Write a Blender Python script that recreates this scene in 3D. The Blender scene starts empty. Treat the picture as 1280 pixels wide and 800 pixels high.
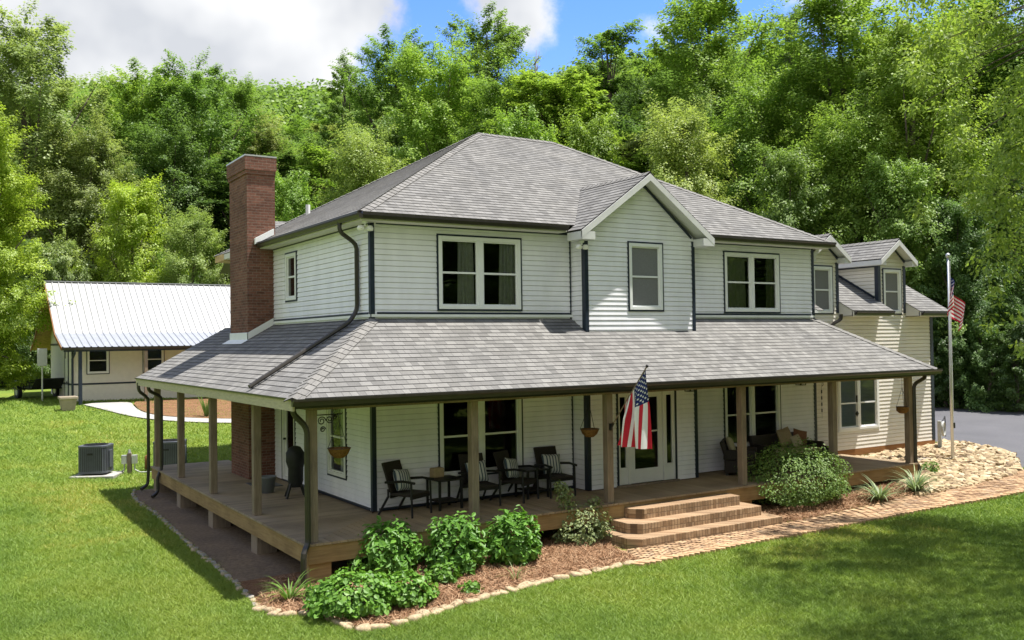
import bpy, bmesh, math, random
import numpy as np
from mathutils import Vector, Matrix
R_ = math.radians
random.seed(7)
scn = bpy.context.scene
col = scn.collection

# ------------------------------------------------------------------ camera
CAM = np.array((-7.3948, -16.7307, 3.2781))
RT = np.array((0.84461466, -0.53518684, -0.01418155))
UP = np.array((0.00047487, -0.02574012, 0.99966856))
FW = np.array((0.5353745, 0.84434145, 0.02148634))
FPX = 1169.04
cd = bpy.data.cameras.new('camera')
cam = bpy.data.objects.new('camera', cd)
col.objects.link(cam)
M = Matrix(((RT[0], UP[0], -FW[0], CAM[0]), (RT[1], UP[1], -FW[1], CAM[1]), (RT[2], UP[2], -FW[2], CAM[2]), (0, 0, 0, 1)))
cam.matrix_world = M
cd.sensor_width = 36
cd.lens = FPX*36/1280
cd.clip_start = 0.1
cd.clip_end = 3000
scn.camera = cam
def ray(px, py): return FW + RT*(px-640)/FPX - UP*(py-400)/FPX
def at(px, py, depth): return CAM + ray(px, py)*depth

# ------------------------------------------------------------------ light
SUNV = Vector((0.29, -0.15, 1.0)).normalized()
world = bpy.data.worlds.new('World')
scn.world = world
world.use_nodes = True
scn.view_settings.view_transform = 'Standard'
scn.view_settings.look = 'None'
scn.view_settings.gamma = 1
scn.view_settings.use_curve_mapping = False
scn.view_settings.exposure = 1.45
SUN_E, SKY_E = 3.6, 0.15
def build_world():
    nt = world.node_tree; nt.nodes.clear()
    N = nt.nodes.new; Lk = nt.links.new
    out = N('ShaderNodeOutputWorld'); bg = N('ShaderNodeBackground'); bg.inputs[1].default_value = SKY_E
    sky = N('ShaderNodeTexSky'); sky.sky_type = 'NISHITA'; sky.sun_disc = False
    sky.sun_elevation = math.asin(SUNV.z); sky.sun_rotation = math.atan2(SUNV.x, SUNV.y)
    sky.air_density = 1.0; sky.dust_density = 0.0; sky.ozone_density = 2.0
    tc = N('ShaderNodeTexCoord')
    n1 = N('ShaderNodeTexNoise'); n1.inputs['Scale'].default_value = 9; n1.inputs['Detail'].default_value = 8; n1.inputs['Roughness'].default_value = .6
    Lk(tc.outputs['Generated'], n1.inputs['Vector'])
    def math_(op, a, b=None, clamp=False):
        m = N('ShaderNodeMath'); m.operation = op; m.use_clamp = clamp
        for i, v in enumerate((a, b)):
            if v is None: continue
            if isinstance(v, (int, float)): m.inputs[i].default_value = v
            else: Lk(v, m.inputs[i])
        return m.outputs[0]
    dens = None
    # cumulus banks in view, plus unseen clouds added all round to whiten ambient light
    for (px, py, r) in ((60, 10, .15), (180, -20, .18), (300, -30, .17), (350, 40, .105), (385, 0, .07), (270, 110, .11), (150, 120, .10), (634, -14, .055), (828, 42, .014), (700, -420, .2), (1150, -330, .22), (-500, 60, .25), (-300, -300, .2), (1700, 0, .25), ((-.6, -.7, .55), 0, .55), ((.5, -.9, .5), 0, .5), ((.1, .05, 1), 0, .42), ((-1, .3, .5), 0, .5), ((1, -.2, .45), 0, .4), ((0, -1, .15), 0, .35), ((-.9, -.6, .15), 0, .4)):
        d = ray(px, py) if not isinstance(px, tuple) else np.array(px); d = d/np.linalg.norm(d)
        vm = N('ShaderNodeVectorMath'); vm.operation = 'DISTANCE'; vm.inputs[1].default_value = tuple(d)
        Lk(tc.outputs['Generated'], vm.inputs[0])
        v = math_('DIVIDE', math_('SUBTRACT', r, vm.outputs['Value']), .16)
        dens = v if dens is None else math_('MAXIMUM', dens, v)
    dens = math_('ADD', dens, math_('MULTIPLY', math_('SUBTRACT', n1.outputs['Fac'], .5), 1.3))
    mr = N('ShaderNodeMapRange'); mr.interpolation_type = 'SMOOTHSTEP'
    mr.inputs['From Min'].default_value = -.08; mr.inputs['From Max'].default_value = .2
    Lk(dens, mr.inputs['Value'])
    n2 = N('ShaderNodeTexNoise'); n2.inputs['Scale'].default_value = 5.5; n2.inputs['Detail'].default_value = 4
    Lk(tc.outputs['Generated'], n2.inputs['Vector'])
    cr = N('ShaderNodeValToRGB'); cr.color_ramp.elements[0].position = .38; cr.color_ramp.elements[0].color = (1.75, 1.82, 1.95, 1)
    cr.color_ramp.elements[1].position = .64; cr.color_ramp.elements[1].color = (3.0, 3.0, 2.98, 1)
    Lk(n2.outputs['Fac'], cr.inputs[0])
    hs = N('ShaderNodeHueSaturation'); hs.inputs['Saturation'].default_value = 1.3; hs.inputs['Value'].default_value = .70
    Lk(sky.outputs[0], hs.inputs['Color'])
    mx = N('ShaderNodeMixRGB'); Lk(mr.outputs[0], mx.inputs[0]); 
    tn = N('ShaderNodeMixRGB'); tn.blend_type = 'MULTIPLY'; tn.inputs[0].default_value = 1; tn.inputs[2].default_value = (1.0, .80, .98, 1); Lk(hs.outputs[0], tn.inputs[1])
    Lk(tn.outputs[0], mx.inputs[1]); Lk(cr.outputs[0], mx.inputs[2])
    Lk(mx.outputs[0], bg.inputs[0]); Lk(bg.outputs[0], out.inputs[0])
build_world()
sl = bpy.data.lights.new('sun', 'SUN'); sl.energy = SUN_E; sl.angle = R_(.55); sl.color = (1.0, .955, .88)
so = bpy.data.objects.new('sun', sl); col.objects.link(so)
so.rotation_euler = SUNV.to_track_quat('Z', 'Y').to_euler()
so.location = SUNV*60
scn.cycles.max_bounces = 7
scn.cycles.transparent_max_bounces = 12
scn.cycles.diffuse_bounces = 4

# ------------------------------------------------------------------ materials
def newmat(name):
    m = bpy.data.materials.new(name); m.use_nodes = True
    nt = m.node_tree; nt.nodes.clear()
    out = nt.nodes.new('ShaderNodeOutputMaterial')
    b = nt.nodes.new('ShaderNodeBsdfPrincipled'); nt.links.new(b.outputs[0], out.inputs[0])
    return m, nt, b, out
def ramp(nt, fac, stops):
    r = nt.nodes.new('ShaderNodeValToRGB'); e = r.color_ramp.elements
    while len(e) < len(stops): e.new(.5)
    for i, (p, c) in enumerate(stops): e[i].position = p; e[i].color = (*c, 1)
    nt.links.new(fac, r.inputs[0]); return r.outputs[0]
def noise(nt, scale, detail=4, vec=None, rough=.55, sc=None):
    n = nt.nodes.new('ShaderNodeTexNoise'); n.inputs['Scale'].default_value = scale; n.inputs['Detail'].default_value = detail
    n.inputs['Roughness'].default_value = rough
    if vec is None:
        t = nt.nodes.new('ShaderNodeTexCoord'); vec = t.outputs['Object']
    if sc:
        mp = nt.nodes.new('ShaderNodeMapping'); mp.inputs['Scale'].default_value = sc; nt.links.new(vec, mp.inputs[0]); vec = mp.outputs[0]
    nt.links.new(vec, n.inputs['Vector']); return n.outputs['Fac']
def mixc(nt, fac, a, b, mode='MIX'):
    m = nt.nodes.new('ShaderNodeMixRGB'); m.blend_type = mode
    for i, v in enumerate((fac, a, b)):
        if isinstance(v, (int, float)): m.inputs[i].default_value = v
        elif isinstance(v, tuple): m.inputs[i].default_value = (*v, 1)
        else: nt.links.new(v, m.inputs[i])
    return m.outputs[0]
def bump(nt, b, h, strength=.3, dist=.01):
    n = nt.nodes.new('ShaderNodeBump'); n.inputs['Strength'].default_value = strength; n.inputs['Distance'].default_value = dist
    nt.links.new(h, n.inputs['Height']); nt.links.new(n.outputs[0], b.inputs['Normal'])
def paint(name, c, rough=.5, var=.12, scale=3, spec=.4, metal=0, sc=None, bmp=0):
    m, nt, b, o = newmat(name)
    f = noise(nt, scale, 5, sc=sc)
    nt.links.new(ramp(nt, f, [(.3, tuple(x*(1-var) for x in c)), (.7, tuple(min(1, x*(1+var)) for x in c))]), b.inputs['Base Color'])
    b.inputs['Roughness'].default_value = rough; b.inputs['Metallic'].default_value = metal
    b.inputs['Specular IOR Level'].default_value = spec
    if bmp: bump(nt, b, f, bmp)
    return m
def wood(name, c0, c1, sc=(6, 6, .8), rough=.8):
    m, nt, b, o = newmat(name)
    f = noise(nt, 3.0, 8, sc=sc, rough=.65); g = noise(nt, 1.1, 3)
    c = ramp(nt, f, [(.28, c0), (.7, c1)])
    c = mixc(nt, .45, c, ramp(nt, g, [(.3, tuple(x*.55 for x in c0)), (.7, c1)]))
    nt.links.new(c, b.inputs['Base Color']); b.inputs['Roughness'].default_value = rough; b.inputs['Specular IOR Level'].default_value = .2
    bump(nt, b, f, .35, .006); return m
def boards(name, c0, c1, axis, width=.14):
    """deck boards: tone changes board by board across the given axis, grain runs along the other"""
    m, nt, b, o = newmat(name)
    t = nt.nodes.new('ShaderNodeTexCoord'); sp = nt.nodes.new('ShaderNodeSeparateXYZ'); nt.links.new(t.outputs['Object'], sp.inputs[0])
    d = nt.nodes.new('ShaderNodeMath'); d.operation = 'DIVIDE'; nt.links.new(sp.outputs[axis], d.inputs[0]); d.inputs[1].default_value = width
    fl = nt.nodes.new('ShaderNodeMath'); fl.operation = 'FLOOR'; nt.links.new(d.outputs[0], fl.inputs[0])
    w = nt.nodes.new('ShaderNodeTexWhiteNoise'); w.noise_dimensions = '1D'; nt.links.new(fl.outputs[0], w.inputs['W'])
    s = [.7, .7, 2]; s[axis] = 14
    f = noise(nt, 2.5, 7, sc=tuple(s), rough=.65)
    g = noise(nt, .8, 4)
    c = mixc(nt, .5, ramp(nt, f, [(.25, c0), (.75, c1)]), ramp(nt, w.outputs['Value'], [(0, c0), (1, c1)]))
    c = mixc(nt, .35, c, ramp(nt, g, [(.35, tuple(x*.5 for x in c0)), (.65, c1)]))
    nt.links.new(c, b.inputs['Base Color']); b.inputs['Roughness'].default_value = .75; b.inputs['Specular IOR Level'].default_value = .25
    bump(nt, b, f, .3, .004); return m
def shingle_mat(name, c0=(.147, .145, .142), c1=(.252, .249, .243)):
    m, nt, b, o = newmat(name)
    uv = nt.nodes.new('ShaderNodeUVMap')
    br = nt.nodes.new('ShaderNodeTexBrick'); br.offset = .37; br.offset_frequency = 2; br.squash = .62; br.squash_frequency = 3
    br.inputs['Scale'].default_value = 1; br.inputs['Brick Width'].default_value = .22; br.inputs['Row Height'].default_value = .15
    br.inputs['Mortar Size'].default_value = .006; br.inputs['Mortar Smooth'].default_value = .1
    br.inputs['Color1'].default_value = (*c0, 1); br.inputs['Color2'].default_value = (*c1, 1); br.inputs['Mortar'].default_value = (.1, .1, .1, 1)
    nt.links.new(uv.outputs[0], br.inputs['Vector'])
    n = noise(nt, 45, 3, uv.outputs[0], .7); n2 = noise(nt, .55, 5, uv.outputs[0])
    c = mixc(nt, .22, br.outputs['Color'], tuple((a+d)/2 for a, d in zip(c0, c1)))
    c = mixc(nt, .5, c, ramp(nt, n, [(.3, (.5, .5, .5)), (.7, (1.15, 1.13, 1.1))]), 'MULTIPLY')
    c = mixc(nt, .6, c, ramp(nt, n2, [(.3, (.8, .8, .82)), (.7, (1.12, 1.1, 1.07))]), 'MULTIPLY')
    n3 = noise(nt, 1.0, 5, uv.outputs[0], .6, sc=(2.2, .22, 1)); c = mixc(nt, .55, c, ramp(nt, n3, [(.32, (.78, .78, .77)), (.62, (1.1, 1.1, 1.09))]), 'MULTIPLY')
    nt.links.new(c, b.inputs['Base Color']); b.inputs['Roughness'].default_value = .95; b.inputs['Specular IOR Level'].default_value = .15
    bump(nt, b, n, .4, .004); return m
def brick_mat(name, c0, c1, mortar, w=.2, h=.067, ms=.006, uvmode=False, off=.5, rough=.9):
    m, nt, b, o = newmat(name)
    if uvmode:
        vec = nt.nodes.new('ShaderNodeUVMap').outputs[0]
    else:
        t = nt.nodes.new('ShaderNodeTexCoord'); sp = nt.nodes.new('ShaderNodeSeparateXYZ'); nt.links.new(t.outputs['Object'], sp.inputs[0])
        ad = nt.nodes.new('ShaderNodeMath'); nt.links.new(sp.outputs[0], ad.inputs[0]); nt.links.new(sp.outputs[1], ad.inputs[1])
        cb = nt.nodes.new('ShaderNodeCombineXYZ'); nt.links.new(ad.outputs[0], cb.inputs[0]); nt.links.new(sp.outputs[2], cb.inputs[1]); vec = cb.outputs[0]
    br = nt.nodes.new('ShaderNodeTexBrick'); br.offset = off
    br.inputs['Scale'].default_value = 1; br.inputs['Brick Width'].default_value = w; br.inputs['Row Height'].default_value = h
    br.inputs['Mortar Size'].default_value = ms; br.inputs['Mortar Smooth'].default_value = .3; br.inputs['Bias'].default_value = 0
    br.inputs['Color1'].default_value = (*c0, 1); br.inputs['Color2'].default_value = (*c1, 1); br.inputs['Mortar'].default_value = (*mortar, 1)
    nt.links.new(vec, br.inputs['Vector'])
    n = noise(nt, 14, 5, vec, .7); n2 = noise(nt, 1.3, 4, vec)
    c = mixc(nt, .7, br.outputs['Color'], ramp(nt, n, [(.3, (.55, .55, .55)), (.7, (1.25, 1.2, 1.15))]), 'MULTIPLY')
    c = mixc(nt, .6, c, ramp(nt, n2, [(.32, (.62, .6, .6)), (.68, (1.15, 1.12, 1.1))]), 'MULTIPLY')
    nt.links.new(c, b.inputs['Base Color']); b.inputs['Roughness'].default_value = rough; b.inputs['Specular IOR Level'].default_value = .2
    inv = nt.nodes.new('ShaderNodeMath'); inv.operation = 'SUBTRACT'; inv.inputs[0].default_value = 1; nt.links.new(br.outputs['Fac'], inv.inputs[1])
    bump(nt, b, inv.outputs[0], .6, .008); return m
def leaf_mat(name, gloss=.06, trans=.35, tint=True, base=(.09, .16, .03), stops=[(0, (.78, .80, .72)), (.5, (1.0, 1.0, .95)), (1, (1.42, 1.28, 1.1))]):
    m, nt, b, out = newmat(name); nt.nodes.remove(b)
    if tint:
        oi = nt.nodes.new('ShaderNodeObjectInfo'); c = oi.outputs['Color']
    else:
        rgb = nt.nodes.new('ShaderNodeRGB'); rgb.outputs[0].default_value = (*base, 1); c = rgb.outputs[0]
    a = nt.nodes.new('ShaderNodeAttribute'); a.attribute_name = 'tone'
    c = mixc(nt, 1.0, c, ramp(nt, a.outputs['Fac'], stops), 'MULTIPLY')
    d = nt.nodes.new('ShaderNodeBsdfDiffuse'); t = nt.nodes.new('ShaderNodeBsdfTranslucent'); g = nt.nodes.new('ShaderNodeBsdfGlossy')
    g.inputs['Roughness'].default_value = .5
    nt.links.new(c, d.inputs[0])
    tc = mixc(nt, 1.0, c, (1.12, 1.15, .7), 'MULTIPLY'); nt.links.new(tc, t.inputs[0])
    m1 = nt.nodes.new('ShaderNodeMixShader'); m1.inputs[0].default_value = trans; nt.links.new(d.outputs[0], m1.inputs[1]); nt.links.new(t.outputs[0], m1.inputs[2])
    m2 = nt.nodes.new('ShaderNodeMixShader'); m2.inputs[0].default_value = gloss; nt.links.new(m1.outputs[0], m2.inputs[1]); nt.links.new(g.outputs[0], m2.inputs[2])
    nt.links.new(m2.outputs[0], out.inputs[0]); return m
def glass_mat(name, tint=(.62, .66, .65), ior=1.5):
    m, nt, b, out = newmat(name); nt.nodes.remove(b)
    fr = nt.nodes.new('ShaderNodeFresnel'); fr.inputs[0].default_value = ior
    t = nt.nodes.new('ShaderNodeBsdfTransparent'); t.inputs[0].default_value = (*tint, 1)
    g = nt.nodes.new('ShaderNodeBsdfGlossy'); g.inputs['Roughness'].default_value = .01
    n = noise(nt, 1.6, 2); bp = nt.nodes.new('ShaderNodeBump'); bp.inputs['Strength'].default_value = .04; bp.inputs['Distance'].default_value = .05
    nt.links.new(n, bp.inputs['Height']); nt.links.new(bp.outputs[0], g.inputs['Normal'])
    mx = nt.nodes.new('ShaderNodeMixShader'); nt.links.new(fr.outputs[0], mx.inputs[0]); nt.links.new(t.outputs[0], mx.inputs[1]); nt.links.new(g.outputs[0], mx.inputs[2])
    nt.links.new(mx.outputs[0], out.inputs[0]); return m

MAT = {}
MAT['siding'] = paint('siding_vinyl', (.80, .795, .85), .45, .07, 1.6, sc=(1.6, 1.6, .55))
MAT['siding_tan'] = paint('siding_cream', (.72, .68, .62), .5, .05, 2.2)
MAT['white'] = paint('white_trim', (.76, .77, .77), .45, .04, 4)
MAT['rake'] = paint('rake_trim', (.60, .60, .60), .5, .06, 4); MAT['cream'] = paint('cream_wood', (.42, .38, .26), .6, .15, 5, sc=(1, 1, 6))
MAT['soffit'] = paint('soffit', (.62, .60, .55), .6, .05, 3)
MAT['ceiling'] = wood('porch_ceiling', (.50, .44, .33), (.62, .56, .44), (.5, 8, 2))
MAT['navy'] = paint('navy_trim', (.018, .026, .042), .4, .2, 6)
MAT['bronze'] = paint('bronze_gutter', (.030, .026, .021), .35, .2, 6, .5)
MAT['shingle'] = shingle_mat('roof_shingle')
MAT['cap'] = shingle_mat('hip_cap_shingle', (.175, .171, .165), (.245, .24, .232))
MAT['post'] = wood('weathered_post', (.13, .10, .075), (.34, .27, .20), (9, 9, .9))
MAT['pine'] = wood('deck_fascia', (.20, .125, .055), (.42, .29, .14), (.7, .7, 9))
MAT['deckx'] = boards('deck_boards_front', (.19, .14, .09), (.42, .32, .205), 0)
MAT['decky'] = boards('deck_boards_side', (.19, .145, .10), (.42, .335, .235), 1)
MAT['brick'] = brick_mat('chimney_brick', (.140, .066, .048), (.225, .108, .078), (.22, .175, .145))
MAT['stepbrick'] = brick_mat('step_brick', (.26, .17, .10), (.43, .31, .20), (.16, .11, .07), .075, .21, .006, off=0)
MAT['pathbrick'] = paint('path_sand', (.05, .033, .02), .95, .3, 12, .1)
MAT['edgebrick'] = paint('edge_brick', (.40, .26, .15), .9, .35, 9, .2)
MAT['black'] = paint('black_metal', (.012, .012, .013), .45, .2, 8)
MAT['wicker'] = paint('dark_wicker', (.022, .017, .014), .6, .4, 60, .3, bmp=.5)
MAT['concrete'] = paint('concrete', (.33, .32, .30), .9, .15, 6, .2, bmp=.1); MAT['tub'] = paint('tan_tub', (.33, .28, .21), .9, .15, 6, .2)
MAT['metal'] = paint('galvanised', (.55, .56, .57), .35, .08, 5, .5, .6)
MAT['whitemetal'] = paint('white_roof_metal', (.31, .315, .325), .5, .07, 2, .5); MAT['greymetal'] = paint('grey_roof_metal', (.25, .265, .30), .5, .08, 3, .5)  # lean-to metal is darker and bluer than the main roof
MAT['glass'] = glass_mat('window_glass'); MAT['glass_upper'] = glass_mat('upper_window_glass', (.82, .85, .84), 2.0)
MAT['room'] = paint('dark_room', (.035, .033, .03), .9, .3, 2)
MAT['curtain'] = paint('pale_curtain', (.80, .80, .81), .9, .1, 12)
MAT['screen'] = paint('insect_screen', (.17, .172, .178), .8, .08, 30)
MAT['blind'] = paint('window_blind', (.36, .34, .30), .8, .08, 12)
MAT['door'] = paint('white_door', (.74, .74, .73), .4, .04, 4)
MAT['stone'] = paint('fieldstone', (.37, .29, .185), .9, .35, 7, .2, bmp=.5)
MAT['stonegrey'] = paint('grey_fieldstone', (.30, .27, .235), .9, .35, 7, .2, bmp=.5)
MAT['acgrey'] = paint('condenser_grey', (.075, .082, .098), .45, .15, 5, .5)
MAT['acdark'] = paint('condenser_dark', (.02, .021, .024), .6, .2, 8)
MAT['terracotta'] = paint('coir_basket', (.16, .085, .03), .95, .4, 30, .1, bmp=.6)
MAT['cover'] = paint('black_cover', (.012, .013, .014), .6, .3, 6)
MAT['bucket'] = paint('grey_bucket', (.18, .20, .22), .6, .1, 5)
MAT['box'] = paint('tan_box', (.36, .27, .15), .8, .15, 14)
MAT['pillow_tan'] = paint('tan_pillow', (.30, .24, .15), .95, .1, 40, .1)
MAT['pillow_pale'] = paint('pale_pillow', (.40, .36, .25), .95, .1, 40, .1)
MAT['pillow_rust'] = paint('rust_pillow', (.20, .10, .06), .95, .2, 20, .1)
MAT['bark'] = wood('bark', (.06, .048, .038), (.17, .14, .115), (5, 5, .8))
MAT['deadbark'] = wood('dead_bark', (.10, .085, .07), (.22, .19, .165), (5, 5, .8))
MAT['leaf'] = leaf_mat('tree_leaves', .03, .50)
MAT['gloss_leaf'] = leaf_mat('shrub_leaves', .03, .33)
MAT['straw'] = paint('pine_straw', (.25, .145, .08), .95, .4, 20, .1)
MAT['red'] = paint('flag_red', (.52, .03, .05), .8, .1, 6, .1)
MAT['flagwhite'] = paint('flag_white', (.78, .77, .78), .8, .04, 6, .1)
MAT['blue'] = paint('flag_blue', (.02, .03, .12), .8, .15, 6, .1)
MAT['brown'] = paint('brown_board', (.26, .12, .045), .7, .2, 6, .2, sc=(.6, .6, 8))
MAT['osb'] = paint('raw_wood_soffit', (.52, .36, .19), .8, .25, 8, .2)
MAT['hose'] = paint('grey_hose', (.40, .41, .40), .5, .1, 8)
MAT['stucco'] = paint('pale_panel_wall', (.72, .69, .62), .8, .05, 4, .2)
MAT['globe'] = paint('lamp_globe', (.75, .75, .72), .25, .03, 4)

def stripes_pillow():
    m, nt, b, o = newmat('striped_pillow')
    t = nt.nodes.new('ShaderNodeTexCoord')
    w = nt.nodes.new('ShaderNodeTexWave'); w.bands_direction = 'X'; w.inputs['Scale'].default_value = 4.4; w.inputs['Distortion'].default_value = .6
    nt.links.new(t.outputs['Object'], w.inputs['Vector'])
    nt.links.new(ramp(nt, w.outputs['Fac'], [(.0, (.04, .06, .09)), (.28, (.10, .13, .17)), (.36, (.46, .47, .46)), (1, (.52, .52, .50))]), b.inputs['Base Color'])
    b.inputs['Roughness'].default_value = .95; return m
MAT['stripe'] = stripes_pillow()

# ------------------------------------------------------------------ helpers
def tag(o, label=None, cat=None, group=None, kind=None):
    if label: o['label'] = label
    if cat: o['category'] = cat
    if group: o['group'] = group
    if kind: o['kind'] = kind
    return o
def thing(name, label, cat, loc=(0, 0, 0), rz=0, group=None):
    o = bpy.data.objects.new(name, None); col.objects.link(o)
    o.location = loc; o.rotation_euler = (0, 0, rz); o.empty_display_size = .2
    return tag(o, label, cat, group)
class MB:
    def __init__(s): s.v = []; s.f = []; s.m = []; s.uv = []; s.k = 0
    def poly(s, pts, mi=None, uv=None):
        i = len(s.v); s.v += [tuple(p) for p in pts]; s.f.append(tuple(range(i, i+len(pts)))); s.m.append(s.k if mi is None else mi)
        s.uv.append(uv); return s
    def mesh(s, vs, fs):
        i = len(s.v); s.v += [tuple(p) for p in vs]
        for f in fs: s.f.append(tuple(a+i for a in f)); s.m.append(s.k); s.uv.append(None)
        return s
    def box(s, a, b):
        x0, y0, z0 = (min(p, q) for p, q in zip(a, b)); x1, y1, z1 = (max(p, q) for p, q in zip(a, b))
        return s.mesh([(x0, y0, z0), (x1, y0, z0), (x1, y1, z0), (x0, y1, z0), (x0, y0, z1), (x1, y0, z1), (x1, y1, z1), (x0, y1, z1)],
                      [(0, 3, 2, 1), (4, 5, 6, 7), (0, 1, 5, 4), (1, 2, 6, 5), (2, 3, 7, 6), (3, 0, 4, 7)])
    def obox(s, c, size, mat):
        h = [x/2 for x in size]; vs = []
        for z in (-1, 1):
            for x, y in ((-1, -1), (1, -1), (1, 1), (-1, 1)):
                vs.append(Vector(c)+mat@Vector((x*h[0], y*h[1], z*h[2])))
        return s.mesh(vs, [(0, 3, 2, 1), (4, 5, 6, 7), (0, 1, 5, 4), (1, 2, 6, 5), (2, 3, 7, 6), (3, 0, 4, 7)])
    def bar(s, p, q, w, h, up=(0, 0, 1)):
        p = Vector(p); q = Vector(q); d = (q-p); L = d.length; d.normalize()
        u = Vector(up); x = d.cross(u)
        if x.length < 1e-4: x = d.cross(Vector((0, 1, 0)))
        x.normalize(); z = x.cross(d)
        m = Matrix((x, d, z)).transposed()
        return s.obox((p+q)/2, (w, L, h), m)
    def tube(s, pts, r, n=8, cap=True):
        pts = [Vector(p) for p in pts]; rs = r if isinstance(r, (list, tuple)) else [r]*len(pts)
        i0 = len(s.v); ref = None
        for k, p in enumerate(pts):
            d = (pts[min(k+1, len(pts)-1)]-pts[max(k-1, 0)])
            if d.length < 1e-9: d = Vector((0, 0, 1))
            d.normalize()
            if ref is None:
                ref = d.orthogonal().normalized()
            x = (ref-d*ref.dot(d))
            if x.length < 1e-5: x = d.orthogonal()
            x.normalize(); ref = x; y = d.cross(x)
            for j in range(n):
                a = 2*math.pi*j/n; s.v.append(tuple(p+(x*math.cos(a)+y*math.sin(a))*rs[k]))
        for k in range(len(pts)-1):
            for j in range(n):
                a = i0+k*n+j; b = i0+k*n+(j+1) % n
                s.f.append((a, b, b+n, a+n)); s.m.append(s.k); s.uv.append(None)
        if cap:
            s.f.append(tuple(i0+j for j in reversed(range(n)))); s.m.append(s.k); s.uv.append(None)
            e = i0+(len(pts)-1)*n; s.f.append(tuple(e+j for j in range(n))); s.m.append(s.k); s.uv.append(None)
        return s
    def lathe(s, prof, c=(0, 0, 0), n=16):
        i0 = len(s.v)
        for (r, z) in prof:
            for j in range(n):
                a = 2*math.pi*j/n; s.v.append((c[0]+r*math.cos(a), c[1]+r*math.sin(a), c[2]+z))
        for k in range(len(prof)-1):
            for j in range(n):
                a = i0+k*n+j; b = i0+k*n+(j+1) % n; s.f.append((a, b, b+n, a+n)); s.m.append(s.k); s.uv.append(None)
        return s
    def build(s, name, mats, parent=None, smooth=False, bevel=0, loc=None, rz=0):
        me = bpy.data.meshes.new(name); me.from_pydata(s.v, [], s.f)
        if not isinstance(mats, (list, tuple)): mats = [mats]
        for m in mats: me.materials.append(m)
        me.polygons.foreach_set('material_index', s.m)
        if any(u is not None for u in s.uv):
            ul = me.uv_layers.new(name='UVMap'); k = 0; arr = []
            for f, u in zip(s.f, s.uv):
                if u is None: arr += [0.0, 0.0]*len(f)
                else:
                    for p in u: arr += [p[0], p[1]]
            ul.data.foreach_set('uv', arr)
        if smooth: me.polygons.foreach_set('use_smooth', [True]*len(me.polygons))
        me.update()
        o = bpy.data.objects.new(name, me); col.objects.link(o)
        if parent: o.parent = parent
        if loc is not None: o.location = loc
        if rz: o.rotation_euler = (0, 0, rz)
        if bevel:
            bv = o.modifiers.new('bevel', 'BEVEL'); bv.width = bevel; bv.segments = 2; bv.limit_method = 'ANGLE'
        return o
def children(o): return [c for c in bpy.data.objects if c.parent == o]
def copy_tree(o, parent=None):
    kids = o.children
    c = o.copy(); col.objects.link(c); c.parent = parent
    for ch in kids: copy_tree(ch, c)
    return c
def clip(poly, ax, val, keep_less):
    out = []
    for i in range(len(poly)):
        a = poly[i]; b = poly[(i+1) % len(poly)]
        ia = (a[ax] <= val) if keep_less else (a[ax] >= val); ib = (b[ax] <= val) if keep_less else (b[ax] >= val)
        if ia: out.append(a)
        if ia != ib:
            t = (val-a[ax])/(b[ax]-a[ax]); out.append(tuple(a[k]+(b[k]-a[k])*t for k in range(2)))
    return out
def area(p): return abs(sum(p[i][0]*p[(i+1) % len(p)][1]-p[(i+1) % len(p)][0]*p[i][1] for i in range(len(p))))/2
def siding(mb, outline, holes, mp, pitch=.108, depth=.026, v0=None):
    vmin = min(p[1] for p in outline); vmax = max(p[1] for p in outline)
    if v0 is None: v0 = vmin
    br = {round(vmin, 5), round(vmax, 5)}
    k = 0
    while v0+k*pitch < vmax:
        if v0+k*pitch > vmin: br.add(round(v0+k*pitch, 5))
        if vmin < v0+(k+.83)*pitch < vmax: br.add(round(v0+(k+.83)*pitch, 5))
        k += 1
    for h in holes:
        for q in (h[2], h[3]):
            if vmin < q < vmax: br.add(round(q, 5))
    br = sorted(br)
    for a, b in zip(br[:-1], br[1:]):
        if b-a < 1e-4: continue
        row = clip(clip(outline, 1, a, False), 1, b, True)
        if len(row) < 3: continue
        umin = min(p[0] for p in row); umax = max(p[0] for p in row)
        hs = sorted((h[0], h[1]) for h in holes if h[2] <= a+1e-4 and h[3] >= b-1e-4)
        iv = []; c = umin
        for h0, h1 in hs:
            if h0 > c: iv.append((c, min(h0, umax)))
            c = max(c, h1)
        if c < umax: iv.append((c, umax))
        base = v0+math.floor((a-v0+1e-5)/pitch)*pitch
        def w(v):
            t = min(1, max(0, (v-base)/pitch))
            return depth*(1-.55*t) if t < .8305 else depth*.54-(t-.83)/.17*(depth*.54+.004)
        for u0, u1 in iv:
            p = clip(clip(row, 0, u0, False), 0, u1, True)
            if len(p) < 3 or area(p) < 1e-6: continue
            mb.poly([mp(u, v, w(v)) for u, v in p])
            if abs(a-base) < 1e-4:
                bl = [q[0] for q in p if abs(q[1]-a) < 1e-4]
                if len(bl) >= 2: mb.poly([mp(min(bl), a, -.004), mp(max(bl), a, -.004), mp(max(bl), a, depth), mp(min(bl), a, depth)])
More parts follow.
